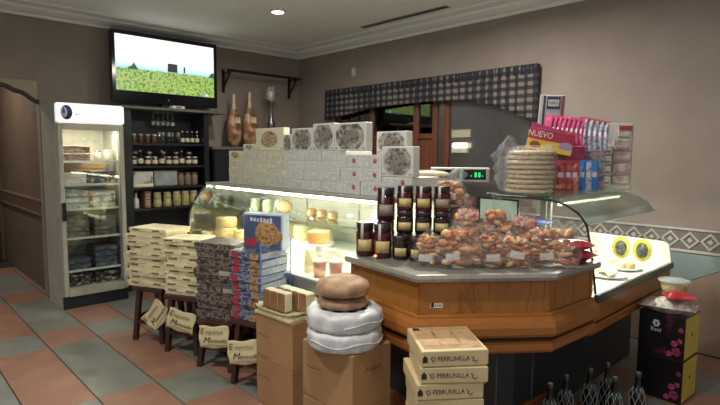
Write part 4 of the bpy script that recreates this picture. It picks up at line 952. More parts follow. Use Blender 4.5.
# front face of each carton looks along -X, its side along -Y
for k in range(2): carton('%s cardboard box under the bagged sponge slices' % ('lower', 'upper')[k], (1.855, 2.515, k * 0.28), -PI / 2 + R(3), 0.345, 0.33, 0.28, [('front', -0.09, 0.15), ('front', -0.10, 0.02)] if k else [('front', -0.09, 0.17)])
for k in range(2): carton('%s cardboard box under the white wrapped rounds' % ('lower', 'upper')[k], (1.722, 1.90, k * 0.292), -PI / 2 + R(4), 0.35, 0.285, 0.292, [('front', -0.09, 0.16), ('front', -0.12, 0.01)] if k else [('front', -0.09, 0.18)])
# stamps on the side of the upper right carton
g = G()
for k in range(8): g.box(0.0, 0.003 + 0.0045 * (k % 2), -0.0009, 0.0, 0, 0.012 + 0.004 * (k % 3)) if False else g.box(k * 0.016, k * 0.016 + 0.010, -0.0009, 0, 0.004 * math.sin(k), 0.006 + 0.008 * (k % 2))
up_c = [o for o in bpy.data.objects if o.get('label') == 'upper cardboard box under the white wrapped rounds'][0]
g.build('stamp_mark', rprint, up_c, (0.176, -0.06, 0.19), PI / 2)

lace = mat('lace_paper', [(0.35, 'd6d0b0'), (0.55, 'c2b98e'), (0.7, 'e2dcc2')], scale=40, rough=0.6)
sponge = mat('sponge_crust', [(0.3, '7a4e2a'), (0.6, '96653a'), (0.8, '865833')], scale=20, rough=0.5)
crumb = mat('pale_crumb', [(0.3, 'd8cfae'), (0.6, 'e6dfc6')], scale=40, rough=0.7)
wrap = film('bread_wrap', 0.0, scale=22, gain=0.22)
t = thing('pastry_tray', 'shallow tray lined with lace paper on the left cardboard boxes', 'tray', (1.85, 2.52, 0.5605), -PI / 2 + R(3))
G().box(-0.17, 0.17, -0.17, 0.16, 0, 0.018, bev=0.003).build('tray_base', mat('pale_tray', 'c9c196', rough=0.5), t)
g = G(); n = 72; P = []
def rsq(k, r):
    a = 2 * PI * k / n; c, s_ = math.cos(a), math.sin(a); q = (abs(c) ** 5 + abs(s_) ** 5) ** (-1 / 5); return c * q * r, s_ * q * r
for k in range(n):
    xx, yy = rsq(k, 0.165); P.append((xx, yy, 0.022))
for k in range(n):
    xx, yy = rsq(k, 0.186 + 0.004 * math.sin(k * PI / 1.5)); P.append((xx, yy, 0.052 + 0.006 * math.sin(k * PI / 1.5)))
g.add(P, [[k, (k + 1) % n, n + (k + 1) % n, n + k] for k in range(n)], 0, True); o = g.build('lace_edge', lace, t); o.modifiers.new('thick', 'SOLIDIFY').thickness = 0.003
def slices(label, x, y, z, rz, n, L, W, H):
    t = thing('sponge_cake', label, 'cake', (x, y, z), rz, 'bagged sponge cakes')
    for k in range(n):
        a = -L / 2 + k * L / n + 0.002; b = a + L / n - 0.004
        s = G().box(a, b, -W / 2, W / 2, 0.0, H, bev=0.008).build('slice', crumb, t)
        G().box(a + 0.001, b - 0.001, -W / 2 - 0.004, -W / 2 - 0.0003, 0.004, H - 0.002, bev=0.0015).build('crust', sponge, s)
    g = G().box(-L / 2 - 0.008, L / 2 + 0.008, -W / 2 - 0.009, W / 2 + 0.006, 0.0, H + 0.006, bev=0.012)
    g.build('plastic_wrap', wrap, t)
    return t
slices('front bagged sponge cake with three brown slabs on the lace tray', 1.765, 2.565, 0.588, -PI / 2 + R(4), 3, 0.21, 0.06, 0.115)
slices('back bagged sponge cake with pale edges on the lace tray', 1.86, 2.51, 0.588, -PI / 2 + R(2), 4, 0.28, 0.07, 0.115)
# white wrapped rounds
wplastic = mat('white_plastic_wrap', [(0.3, 'b4b8ba'), (0.5, 'cbced0'), (0.7, 'dadcdc')], scale=16, rough=0.42, bump=1.0, detail=5, stretch=(1, 1, 0.6))
def round_wrap(label, x, y, z, r, h, seed, rz=0):
    t = thing('wrapped_round', label, 'cake', (x, y, z), rz, 'white wrapped rounds')
    rn = random.Random(seed); ph = [rn.uniform(0, 6) for _ in range(5)]
    prof = [(0.93, 0.0), (0.99, 0.07), (1.01, 0.25), (1.0, 0.5), (1.02, 0.75), (0.985, 0.9), (0.92, 0.975), (0.82, 1.0), (0.5, 0.97), (0.0, 0.95)]
    seg = 48; P = []
    for rr, zz in prof:
        for k in range(seg):
            a = 2 * PI * k / seg
            wr = 1 + (0.010 * math.sin(13 * a + ph[0] + 6 * zz) + 0.010 * math.sin(23 * a + ph[1] - 9 * zz) + 0.010 * math.sin(5 * a + ph[2])) * min(1, rr * 1.2)
            P.append((r * rr * wr * math.cos(a), r * rr * wr * math.sin(a), h * zz + 0.004 * math.sin(9 * a + ph[3]) * (0.2 < zz < 0.99)))
    F = [[i * seg + k, i * seg + (k + 1) % seg, (i + 1) * seg + (k + 1) % seg, (i + 1) * seg + k] for i in range(len(prof) - 1) for k in range(seg)] + [list(range(seg))[::-1]]
    G().add(P, F, 0, True).build('wrap', wplastic, t)
    g = G(); pts = []
    for k in range(25):
        a = PI * 0.95 + k * PI * 0.8 / 24; pts.append((r * 1.035 * math.cos(a), r * 1.035 * math.sin(a), h * (0.45 + 0.1 * math.sin(k * 0.5 + seed))))
    g.tube(pts, 0.004, 5).build('fold', wplastic, t)
    G().lathe([(r * 0.66, h * 0.985), (r * 0.68, h * 1.0), (r * 0.72, h * 1.003), (r * 0.74, h * 0.985)], seg=32).build('top_ring', wplastic, t)
    return t
BX, BY = 1.703, 1.887
round_wrap('lower white plastic wrapped round on the right cardboard boxes', BX - 0.01, BY, 0.5855, 0.184, 0.088, 1)
round_wrap('upper white plastic wrapped round below the brown loaves', BX, BY + 0.01, 0.6765, 0.186, 0.09, 5, 1.0)
loafm = mat('glazed_loaf', [(0.3, '835a38'), (0.5, 'a57b50'), (0.68, 'c29c6e'), (0.8, '906842')], scale=14, rough=0.5, detail=6, bump=0.5)
def loaf(label, x, y, z, r, h, seed):
    t = thing('round_loaf', label, 'bread', (x, y, z), 0, 'round brown loaves')
    G().lathe([(r * 0.55, 0.0), (r * 0.9, h * 0.12), (r, h * 0.42), (r * 0.93, h * 0.72), (r * 0.7, h * 0.93), (r * 0.35, h * 1.0), (r * 0.12, h * 1.0), (0.001, h * 1.0)], seg=28).build('crust', loafm, t)
    g = G(); g.lathe([(r * 0.56, 0.0005), (r * 0.93, h * 0.11), (r * 1.03, h * 0.42), (r * 0.96, h * 0.75), (r * 0.72, h * 0.97), (r * 0.3, h * 1.045), (0.001, h * 1.05)], seg=36)
    g.build('plastic_wrap', film('loaf_film', 0.0, scale=70, gain=0.5), t)
    return t
loaf('lower round brown loaf in plastic on the white rounds', BX - 0.005, BY + 0.015, 0.7675, 0.130, 0.058, 2)
loaf('upper round brown loaf in plastic, highest on the right boxes', BX - 0.01, BY + 0.01, 0.8265, 0.135, 0.088, 3)
# ------------------------------------------------------------------ stack of perrunilla boxes
PR = R(-38.5)
pbx, pby = 1.825, 1.365
perr = mat('perrunilla_card', [(0.3, 'c7b488'), (0.7, 'd1bf94')], scale=10, rough=0.6)
ptop = mat('perrunilla_picture', [(0.3, '8a6a4a'), (0.5, 'b0906a'), (0.65, 'c4a67e'), (0.8, '7d5e40')], scale=14, rough=0.35, rnd=5, detail=5)
hN = 0.071
n = 10
for k in range(n):
    dx, dy, dr = 0.012 * math.sin(k * 2.4), 0.01 * math.cos(k * 1.9), R(4 * math.sin(k * 3.1))
    if k == n - 4: dx -= 0.015
    t = thing('perrunilla_box', 'cream perrunilla box, %s, in the stack before the oak counter' % ORD[n - 1 - k], 'box', (pbx + dx, pby + dy, 0.0005 + k * hN), PR + dr, 'perrunilla boxes')
    w, d, h = 0.285, 0.30, hN - 0.001
    G().box(-w / 2 + 0.008, w / 2 - 0.008, -d / 2 + 0.004, d / 2 - 0.004, 0, h * 0.96).build('inner_tray', mat('inner_tray_card', 'a8966a', rough=0.7), t)
    G().box(-w / 2, w / 2, -d / 2, d / 2, h * 0.08, h, bev=0.002).build('lid', perr, t)
    if k == n - 1:
        p = G().box(-w / 2 + 0.018, w / 2 - 0.012, -d / 2 + 0.03, d / 2 - 0.012, h + 0.0002, h + 0.0015).build('picture', ptop, t)
        for q in range(3): G().box(-0.125 + q * 0.088, -0.05 + q * 0.088, -0.085, 0.105, h + 0.0016, h + 0.0024).build('picture_biscuit', mat('biscuit_print', [(0.3, 'b3936d'), (0.6, 'c7aa82'), (0.75, '8f6f4c')], scale=30, rough=0.35, rnd=4), p)
        G().box(-w / 2 + 0.02, -w / 2 + 0.05, d / 2 - 0.05, d / 2 - 0.014, h + 0.0016, h + 0.0024).build('picture_corner', ink, p)
    if k >= n - 5:
        yy = -d / 2 - 0.0008
        text('lettering', 'PERRUNILLA', 0.029, ink, t, (-0.008, yy, h * 0.52), sx=0.85)
        G().tube([(-0.105, yy, h * 0.62), (-0.095, yy, h * 0.36), (-0.085, yy, h * 0.5), (-0.09, yy, h * 0.68), (-0.102, yy, h * 0.62)], 0.0016, 4).build('scroll', ink, t)
        G().tube([(0.068, yy, h * 0.62), (0.08, yy, h * 0.55), (0.074, yy, h * 0.4), (0.088, yy, h * 0.3), (0.097, yy, h * 0.42)], 0.0016, 4).build('scroll', ink, t)
        G().box(-0.140, -0.118, yy - 0.0002, yy + 0.0004, h * 0.32, h * 0.62).build('emblem', ink, t)
        G().add([(-0.138, yy, h * 0.62), (-0.120, yy, h * 0.62), (-0.129, yy, h * 0.78)], [[0, 1, 2]]).build('emblem', ink, t)

# ------------------------------------------------------------------ jars on the counter
ZT = 0.955
cherry = mat('dark_cherry_preserve', [(0.3, '2a0d10'), (0.6, '4a161a'), (0.8, '38100f')], scale=18, rough=0.12)
plum = mat('black_plum_preserve', [(0.3, '17110f'), (0.6, '2c1d18')], scale=24, rough=0.12)
ylab = mat('yellow_label', [(0.35, 'b8a165'), (0.6, 'c9b57c')], scale=30, rough=0.5, rnd=3)
glab = mat('grey_label', [(0.35, '8b7a70'), (0.6, '9b8a80')], scale=30, rough=0.5, rnd=3)
wl_ = mat('white_seal', 'c9c6bf', rough=0.4)
dlid = mat('dark_lid', '2a2224', rough=0.3)
CAMDIR = math.atan2(-2.0, -2.1)
def big_jar(label, x, y, z, r, h, m, labm, seal=True, kind='preserve_jar'):
    t = thing(kind, label, 'jar', (x, y, z), math.atan2(-y, -x) + PI / 2, 'preserve jars on the counter')
    G().lathe([(r * 0.92, 0.0005), (r, 0.008), (r, h * 0.66), (r * 0.95, h * 0.72), (r * 0.86, h * 0.76)], seg=20).build('jar_body', m, t)
    G().lathe([(r * 0.92, h * 0.765), (r * 0.95, h * 0.77), (r * 0.95, h * 0.985), (r * 0.88, h - 0.0008)], seg=20).build('lid', dlid, t)
    n = 9; P = []
    for zz in (h * 0.16, h * 0.5):
        for k in range(n): a = -PI / 2 + (k - 4) * 0.21; P.append((r * 1.02 * math.cos(a), r * 1.02 * math.sin(a), zz))
    o = G().add(P, [[k, k + 1, n + k + 1, n + k] for k in range(n - 1)], 0, True).build('paper_label', labm, t); o.modifiers.new('thick', 'SOLIDIFY').thickness = 0.0008
    if seal:
        a0 = -PI / 2 - 0.5; P = []
        for zz, rr in ((h * 0.52, 1.015), (h * 0.77, 1.0), (h * 1.0, 0.96)):
            for k in range(3): a = a0 + k * 0.16; P.append((r * rr * math.cos(a), r * rr * math.sin(a), zz))
        o = G().add(P, [[i * 3 + k, i * 3 + k + 1, i * 3 + 4 + k, i * 3 + 3 + k] for i in range(2) for k in range(2)], 0, True).build('paper_seal', wl_, t); o.modifiers.new('thick', 'SOLIDIFY').thickness = 0.0008
    return t
TH, SH_ = 0.188, 0.128
big_jar('tall cherry jar at the left end of the counter, front', 2.025, 2.083, ZT, 0.051, TH, cherry, ylab)
big_jar('tall cherry jar second from the left at the counter front', 2.055, 1.974, ZT, 0.051, TH, cherry, ylab)
big_jar('tall cherry jar at the back holding up the grey labelled jar', 2.158, 2.050, ZT, 0.051, TH, cherry, ylab)
big_jar('tall grey labelled cherry jar standing on top of another jar', 2.158, 2.050, ZT + TH, 0.052, 0.19, cherry, glab)
big_jar('small black jar in the front row beside the tall cherry jars', 2.095, 1.876, ZT, 0.042, SH_, plum, ylab, False)
big_jar('small black jar in the front row next to the bagged buns', 2.125, 1.786, ZT, 0.042, SH_, plum, ylab, False)
cols = [(2.182, 1.925), (2.240, 1.840), (2.300, 1.758)]
for i, (x, y) in enumerate(cols):
    nm = ('left', 'middle', 'right')[i]
    big_jar('small black jar at the bottom of the %s jar pillar' % nm, x, y, ZT, 0.046, SH_, plum, ylab, False)
    big_jar('small black jar in the middle tier of the %s jar pillar' % nm, x, y, ZT + SH_, 0.047, SH_, plum, ylab, False)
    big_jar('red jar with white seal on top of the %s jar pillar' % nm, x, y, ZT + 2 * SH_, 0.046, 0.138, cherry, ylab if i != 2 else glab)
t = thing('small_lamp', 'small orange glowing tealight in front of the tall cherry jars', 'light', (2.0, 1.975, ZT))
G().lathe([(0.014, 0.0003), (0.016, 0.01), (0.012, 0.011)], seg=12).build('cup', steel, t); G().lathe([(0.008, 0.0105), (0.006, 0.016), (0.0, 0.022)], seg=10).build('flame', emat('orange_glow', 'ff8a2a', 5), t)

# ------------------------------------------------------------------ bags of pastries
bagf = film('bag_film', 0.02, scale=46, gain=0.5)
pm1 = mat('golden_pastry', [(0.3, '945024'), (0.5, 'c4783a'), (0.7, 'e0aa68')], scale=16, rough=0.4, rnd=15)
pm2 = mat('sugared_pastry', [(0.3, 'b0743f'), (0.5, 'd6a46c'), (0.7, 'ecdab8')], scale=30, rough=0.5, rnd=15)
pm3 = mat('brown_pastry', [(0.3, '7d341a'), (0.5, 'ac562c'), (0.7, 'ca8850')], scale=16, rough=0.35, rnd=15)
pieces = []
for q, (rr, am) in enumerate([((1.1, 0.8, 0.55), 0.2), ((1.5, 0.65, 0.5), 0.15), ((1.0, 0.95, 0.6), 0.25)]):
    for mm in (pm1, pm2, pm3): pieces.append(G().blob((0, 0, 0), rr, q, am, 10, 6).mesh('pastry', mm))
whl = mat('white_bag_label', [(0.4, 'd2d0c8'), (0.6, 'bfbcb2')], scale=50, rough=0.4)
redl = mat('red_bag_header', [(0.4, 'a8483c'), (0.6, 'c9bdb0')], scale=60, rough=0.4)
def bag(label, x, y, z, w, d, h, n, pr, kind=(0, 1, 2), header=None, lab=True, tuft=True, seed=0, lean=0):
    rn = random.Random(seed); pr *= 0.8; n = int(n * 1.7)
    t = thing('pastry_bag', label, 'bag', (x, y, z), math.atan2(-y, -x) + PI / 2 + lean, 'bags of pastries on the counter')
    k = 0; zz = pr * 0.80
    while k < n:
        lay = max(3, int(w / (pr * 1.05)))
        for j in range(lay):
            if k >= n: break
            a = rn.uniform(0, 6.28); f = 1 - 0.35 * (zz / h)
            xx = (-0.5 + (j + 0.5) / lay) * (w - 1.5 * pr) * f + rn.uniform(-.45, .45) * pr; yy = rn.uniform(-0.75, 0.25) * (d / 2 - pr * 0.4) * f
            o = link('pastry', pieces[rn.choice(kind) * 3 + rn.randrange(3)], t, (xx, yy, min(zz, h - pr) + rn.uniform(-.0, .55) * pr * (1 if zz > pr else 0.2)), 0, (rn.uniform(-.5, .5), rn.uniform(-.5, .5), a))
            s = pr * rn.uniform(0.75, 1.15) * 0.82; o.scale = (s, s, s); k += 1
        zz += pr * 0.95
    # crinkled bag
    seg, P = 28, []
    prof = [(0.62, 0.001), (0.92, 0.04), (1.0, 0.25), (1.0, 0.5), (0.92, 0.72), (0.72, 0.9), (0.42, 1.0)]
    if tuft: prof += [(0.16, 1.10), (0.30, 1.24)]
    for i, (r_, v) in enumerate(prof):
        for q in range(seg):
            a = 2 * PI * q / seg; c, s_ = math.cos(a), math.sin(a); e = (abs(c) ** 3.2 + abs(s_) ** 3.2) ** (-1 / 3.2)
            wv = 1 + 0.04 * math.sin(7 * a + seed + i) + 0.03 * math.sin(11 * a - 2 * i)
            P.append((w / 2 * r_ * e * c * wv, d / 2 * r_ * e * s_ * wv, h * v + (0.01 * math.sin(5 * a + seed) if v > 0.8 else 0)))
    G().add(P, [[i * seg + q, i * seg + (q + 1) % seg, (i + 1) * seg + (q + 1) % seg, (i + 1) * seg + q] for i in range(len(prof) - 1) for q in range(seg)], 0, True).build('plastic_bag', bagf, t)
    if lab:
        G().box(-0.034, 0.034, -0.0012, 0, -0.018, 0.018).build('price_label', whl, t, (rn.uniform(-0.15, 0.2) * w, -d / 2 * 1.05, h * rn.uniform(0.25, 0.45)), 0, (0.12, rn.uniform(-.2, .2), 0))
    if header: G().box(-w * 0.30, w * 0.30, -0.0015, 0.0015, -0.028, 0.028).build('header_card', header, t, (0, -d * 0.30, h * 0.93), 0, (-0.35, 0.05, 0))
    return t
bag('bag of long finger buns beside the small black jars', 2.085, 1.672, ZT, 0.15, 0.11, 0.155, 20, 0.034, (1, 0), lab=True, seed=1)
bag('large bag of glazed rolls with a white label, counter front', 2.155, 1.535, ZT, 0.24, 0.14, 0.19, 28, 0.042, (0, 2), seed=2)
bag('small bag of brown pastries next to the large bag of rolls', 2.290, 1.440, ZT, 0.16, 0.12, 0.165, 21, 0.034, (0, 2), seed=3)
bag('small bag of sugared pastries at the middle of the counter front', 2.380, 1.350, ZT, 0.175, 0.12, 0.16, 22, 0.034, (1, 0), seed=4)
bag('wide bag of mixed pastries near the right corner of the counter', 2.540, 1.240, ZT, 0.285, 0.14, 0.195, 31, 0.040, (0, 1), seed=5)
bag('bag with red header behind the large bag of rolls', 2.365, 1.632, ZT, 0.18, 0.12, 0.27, 32, 0.042, (0, 2), redl, seed=6)
bag('bag of dark pastries with a wide white label in the back row', 2.485, 1.53, ZT, 0.19, 0.12, 0.27, 34, 0.042, (2, 0), None, seed=7)
bag('bag of round brown buns with red striped header in the back row', 2.62, 1.44, ZT, 0.175, 0.11, 0.225, 15, 0.046, (2, 2), redl, lab=False, seed=8)
bag('bag of folded pastries on top of the jars', 2.425, 1.80, ZT + 0.27, 0.19, 0.11, 0.15, 17, 0.040, (0, 1), seed=9)
t = thing('jar_riser', 'plain wooden riser holding a bag of pastries behind the jars', 'riser', (2.425, 1.80, ZT))
G().box(-0.06, 0.06, -0.055, 0.055, 0.2, 0.2695, bev=0.004).build('top', dkwood, t); G().box(-0.055, 0.055, -0.05, 0.05, 0.0, 0.1995).build('body', dkwood, t)
# flat packets at the right corner
def packet(name, label, loc, rz, w, d, h, m, seed, cat='packet', fm=None):
    t = thing(name, label, cat, loc, rz)
    n, q, P = 14, 8, []
    for sgn in (1, -1):
        for j in range(q + 1):
            for i in range(n + 1):
                u, v = i / n * 2 - 1, j / q * 2 - 1
                hh = h / 2 * (1 - abs(u) ** 4) * (1 - abs(v) ** 3) * (1 + 0.12 * math.sin(5 * u + seed) + 0.10 * math.sin(7 * v - seed))
                P.append((u * w / 2, v * d / 2 * (1 + 0.02 * math.sin(u * 25)), h / 2 + sgn * hh + 0.001))
    m1 = (n + 1) * (q + 1)
    F = [[b * m1 + j * (n + 1) + i, b * m1 + j * (n + 1) + i + 1, b * m1 + (j + 1) * (n + 1) + i + 1, b * m1 + (j + 1) * (n + 1) + i] for b in (0, 1) for j in range(q) for i in range(n)]
    G().add(P, F, 0, True).build('pouch', m, t)
    for s in (-1, 1): G().box(s * w / 2 - 0.008, s * w / 2 + 0.008, -d / 2 * 0.96, d / 2 * 0.96, h / 2 - 0.001, h / 2 + 0.002).build('sealed_end', fm or m, t)
    return t
redpk = mat('red_packet', [(0.3, '8f1f2c'), (0.55, 'b02c3a'), (0.75, 'c65a5e')], scale=10, rough=0.2, bump=0.3)
silv = mat('clear_packet', [(0.3, '8a7a68'), (0.5, 'b8a48a'), (0.65, 'd8d2c6'), (0.8, '7a5a44')], scale=22, rough=0.15, bump=0.5)
packet('red_packet', 'shiny red packet at the right corner of the counter, lower', (2.775, 1.20, ZT), R(-10), 0.19, 0.13, 0.055, redpk, 1)
packet('red_packet', 'shiny red packet lying on top of the lower red one', (2.77, 1.21, ZT + 0.055), R(-22), 0.18, 0.12, 0.055, redpk, 2)
packet('clear_packet', 'clear packet of slices between the wide bag and the red packets', (2.765, 1.345, ZT), R(-30), 0.15, 0.12, 0.05, silv, 3)
packet('clear_packet', 'clear packet of slices stacked on another beside the red packets', (2.765, 1.35, ZT + 0.051), R(-38), 0.15, 0.11, 0.045, silv, 4)

# long pale bread pack on its own shelf behind the jars, and the scale with its display
t = thing('bread_pack', 'long pale bread pack in a knotted plastic bag behind the jars', 'bread', (2.70, 2.19, 1.331), R(-40))
for k, z in enumerate((0.022, 0.062)):
    G().blob((0.0, 0, z), (0.145, 0.055, 0.024), 11 + k, 0.05, 16, 8).build('flat_bread', mat('pale_bread', [(0.3, 'c4ac82'), (0.6, 'd6c29c'), (0.8, 'b59a6e')], scale=9, rough=0.6), t)
G().blob((0.0, 0, 0.046), (0.165, 0.066, 0.046), 15, 0.06, 18, 8).build('plastic_bag', film('bread_bag', 0.10, scale=20), t)
G().blob((0.20, 0, 0.055), (0.05, 0.035, 0.045), 17, 0.35, 14, 8, freq=4).build('knot', film('bag_knot', 0.22, scale=30), t)
pack('pale_carton', 'flat pale carton under the long bread pack', 'carton', 2.725, 2.17, 1.2625, 0.24, 0.14, 0.067, wcard, rz=R(-40))
t = thing('price_display', 'black price display with green digits in a white frame', 'display', (2.975, 2.13, 0.0), R(-50))
G().box(-0.20, 0.20, -0.02, 0.04, 1.335, 1.435, bev=0.006).build('housing', mat('grey_white_plastic', 'a8aaa3', rough=0.4), t)
G().box(-0.185, 0.175, -0.0225, -0.0201, 1.352, 1.42).build('display_window', mat('display_dark', '0e1c16', rough=0.1), t)
led = emat('green_led', '37e07a', 1.6)
for k, xx in enumerate((0.0, 0.10, 0.125)):
    g = G(); z0 = 1.37
    for bx in ((0, 0.012, 0, 0.003), (0, 0.012, 0.014, 0.017), (0, 0.012, 0.028, 0.031), (0.0, 0.003, 0.0, 0.031), (0.009, 0.012, 0.0, 0.031)): g.box(xx + bx[0], xx + bx[1], -0.0245, -0.0227, z0 + bx[2], z0 + bx[3])
    g.build('digit', led, t)
for xx in (0.075, 0.148, -0.06): G().box(xx, xx + 0.006, -0.0245, -0.0227, 1.375, 1.381).build('green_dot', led, t)
G().tube([(0.0, 0.01, 0.0), (0.0, 0.01, 1.334)], 0.018).build('post', steel, t)
# tilted scale screen behind the bags
t = thing('shop_scale', 'shop scale with a tilted pale green screen behind the bags', 'scale', (2.75, 1.68, ZT), R(-50))
G().box(-0.15, 0.15, -0.02, 0.10, 0, 0.05, bev=0.006).build('base', mat('scale_grey', '4a4d4a', rough=0.4), t)
G().tube([(0, 0.05, 0.05), (0, 0.06, 0.16)], 0.02).build('neck', bplast, t)
s = G().box(-0.13, 0.13, -0.012, 0.012, -0.09, 0.09, bev=0.006).build('screen_case', bplast, t, (0, 0.045, 0.225), 0, (R(-32), R(4), 0))
G().box(-0.105, 0.115, -0.0145, -0.0121, -0.065, 0.07).build('screen', mat('pale_green_screen', [(0.3, '93a898'), (0.7, 'a3b8a8')], scale=4, rough=0.25), s)
packet('blue_packet', 'dark blue flat packet lying on the tray behind the red packets', (2.97, 1.58, 1.092), R(-30), 0.2, 0.13, 0.035, mat('blue_packet_foil', [(0.3, '27346a'), (0.6, '3b4c8e'), (0.8, '8d97b8')], scale=12, rough=0.25), 6)
tag(G().box(2.86, 3.14, 1.47, 1.70, 1.08, 1.091).build('glass_shelf', glass('shelf_glass')), 'small glass shelf inside the right display case', 'shelf')

# ------------------------------------------------------------------ goods on top of the right case
ZR = 1.2865
face = lambda x, y: math.atan2(-y, -x) + PI / 2
pcm = mat('flat_cake', [(0.3, 'b39c74'), (0.55, 'cbb68e'), (0.75, 'd8c8a4')], scale=14, rough=0.55, rnd=9)
t = thing('torta_stack', 'tall stack of flat pale round cakes in a clear plastic bag', 'cakes', (3.04, 1.64, ZR), face(3.04, 1.64))
rn = random.Random(4)
for k in range(9):
    G().lathe([(0.12, 0.001), (0.140, 0.006), (0.143, 0.016), (0.135, 0.025), (0.08, 0.0285), (0.0, 0.028)], (rn.uniform(-.006, .006), rn.uniform(-.006, .006), k * 0.0295), 26).build('flat_cake', pcm, t)
P = []; seg = 36; prof = [(1.0, 0.0), (1.07, 0.05), (1.09, 0.5), (1.07, 0.95), (0.8, 1.06), (0.3, 1.10)]
for i, (r_, v) in enumerate(prof):
    for q in range(seg):
        a = 2 * PI * q / seg; wv = 1 + 0.02 * math.sin(9 * a + i) + 0.02 * math.sin(14 * a - i); P.append((0.146 * r_ * wv * math.cos(a), 0.146 * r_ * wv * math.sin(a), 0.27 * v + 0.0005))
G().add(P, [[i * seg + q, i * seg + (q + 1) % seg, (i + 1) * seg + (q + 1) % seg, (i + 1) * seg + q] for i in range(len(prof) - 1) for q in range(seg)], 0, True).build('plastic_bag', film('torta_film', 0.06, scale=24), t)
for k, (zz, rr) in enumerate([(0.075, 0.05), (0.15, 0.055), (0.225, 0.06), (0.29, 0.05)]): G().blob((-0.165 + 0.03 * (k == 3), -0.02, zz), (rr * 0.75, rr * 0.6, rr * 1.2), 30 + k, 0.6, 24, 12, freq=5).build('bag_gather', film('gather_film', 0.08, scale=60, gain=0.5), t)
mag = mat('magenta_print', [(0.3, 'a02a5c'), (0.6, 'b83c6e'), (0.8, 'd88aa8')], scale=18, rough=0.35, rnd=8)
yel = mat('yellow_print', [(0.3, 'd9b23a'), (0.7, 'e4c455')], scale=10, rough=0.4)
redc = mat('red_card', [(0.3, 'a32440'), (0.7, 'b83050')], scale=10, rough=0.4)
wtxt = mat('white_print', 'c8cdd6')
# lower carton carrying the NUEVO box
t = thing('display_carton', 'plain dark carton under the red and yellow box', 'carton', (3.365, 1.715, ZR), face(3.365, 1.715))
G().box(-0.15, 0.13, -0.05, 0.06, 0, 0.235, bev=0.003).build('carton', mat('dark_red_carton', '5a2a30', rough=0.5), t); G().box(-0.15, 0.13, -0.0512, -0.0501, 0.03, 0.2).build('front_print', mag, t)
t = thing('sweets_display_box', 'red and yellow sweets box with white lettering above the cake stack', 'box', (3.35, 1.685, ZR + 0.258), 0, rot=(0, R(11), face(3.35, 1.685)))
G().box(-0.145, 0.145, -0.05, 0.05, 0, 0.07, bev=0.003).build('yellow_tray', yel, t)
G().box(-0.145, 0.145, -0.045, 0.05, 0.0702, 0.14, bev=0.003).build('red_flap', redc, t)
G().add([(-0.143, -0.04, 0.141), (0.145, -0.04, 0.141), (0.145, -0.035, 0.155), (0.0, -0.03, 0.16), (-0.143, -0.035, 0.178), (-0.143, -0.025, 0.141), (0.145, -0.025, 0.141), (0.145, -0.022, 0.155), (0.0, -0.018, 0.16), (-0.143, -0.022, 0.178)], [[0, 1, 2, 3, 4], [5, 6, 7, 8, 9], [0, 1, 6, 5], [1, 2, 7, 6], [2, 3, 8, 7], [3, 4, 9, 8], [4, 0, 5, 9]]).build('pink_flap', mag, t)
text('lettering', 'NUEVO', 0.056, mat('white_ink', 'e2e0da', rough=0.5), t, (-0.07, -0.0475, 0.105), ext=0.001, sx=0.85)
G().blob((-0.09, -0.0505, 0.035), (0.035, 0.002, 0.024), 3, 0.1).build('sweet_picture', mat('brown_sweet_print', '8a4a2a'), t)
G().blob((0.0, -0.0505, 0.04), (0.03, 0.002, 0.016), 4, 0.1).build('sweet_picture', mat('pale_sweet_print', 'd8c8a0'), t)
G().blob((0.10, -0.0505, 0.055), (0.05, 0.002, 0.025), 6, 0.2).build('sweet_picture', mat('violet_print', 'a88ab0'), t)
# tall white box behind
t = thing('tall_box', 'tall white box with red and blue edges and framed lettering at the top', 'box', (3.595, 1.825, ZR), 0, rot=(0, R(3), face(3.595, 1.825)))
G().box(-0.085, 0.085, -0.02, 0.025, 0.0, 0.665, bev=0.003).build('carton', mat('pale_grey_card', 'b8b6b4', rough=0.5), t)
for x0, x1, m_ in ((-0.06, -0.045, mat('navy_print', '2c3556')), (0.062, 0.082, mat('dull_red_print', '8a4650'))): G().box(x0, x1, -0.0215, -0.0202, 0.45, 0.66).build('stripe', m_, t)
s = G().box(-0.035, 0.055, -0.0225, -0.0202, 0.565, 0.655, bev=0.0008).build('dark_frame', mat('navy_print', '2c3556'), t)
G().box(-0.027, 0.047, -0.0235, -0.0226, 0.585, 0.632).build('pale_field', wl_, s)
text('lettering', 'HAS', 0.034, ink, t, (0.010, -0.0243, 0.609))
# pink sachets in a row
def sachet(name, label, x, y, z, rz, w, h, m, tilt, grp, band):
    t = thing(name, label, 'sachet', (x, y, z), 0, grp, rot=(tilt, 0, rz))
    n, q, P = 6, 8, []
    for sg in (1, -1):
        for j in range(q + 1):
            for i in range(n + 1):
                u, v = i / n * 2 - 1, j / q * 2 - 1
                P.append((u * w / 2, sg * 0.009 * (1 - u ** 4) * (1 - v ** 4), h / 2 + v * h / 2))
    m1 = (n + 1) * (q + 1)
    G().add(P, [[b * m1 + j * (n + 1) + i, b * m1 + j * (n + 1) + i + 1, b * m1 + (j + 1) * (n + 1) + i + 1, b * m1 + (j + 1) * (n + 1) + i] for b in (0, 1) for j in range(q) for i in range(n)], 0, True).build('foil', m, t)
    G().box(-w / 2, w / 2, -0.002, 0.002, h - 0.014, h + 0.004).build('top_seal', band, t)
    G().box(-w * 0.3, w * 0.3, -0.0102, -0.0085, h * 0.45, h * 0.62).build('pale_print', mat('sachet_pale', 'd6c3cc', rough=0.4), t)
    return t
t = thing('sachet_carton', 'tall open carton holding the pink sachets', 'carton', (3.56, 1.665, ZR), face(3.56, 1.665))
G().box(-0.13, 0.13, -0.03, 0.03, 0, 0.30, bev=0.003).build('carton', redc, t); G().box(-0.12, 0.12, -0.0312, -0.0301, 0.20, 0.29).build('front_print', mag, t)
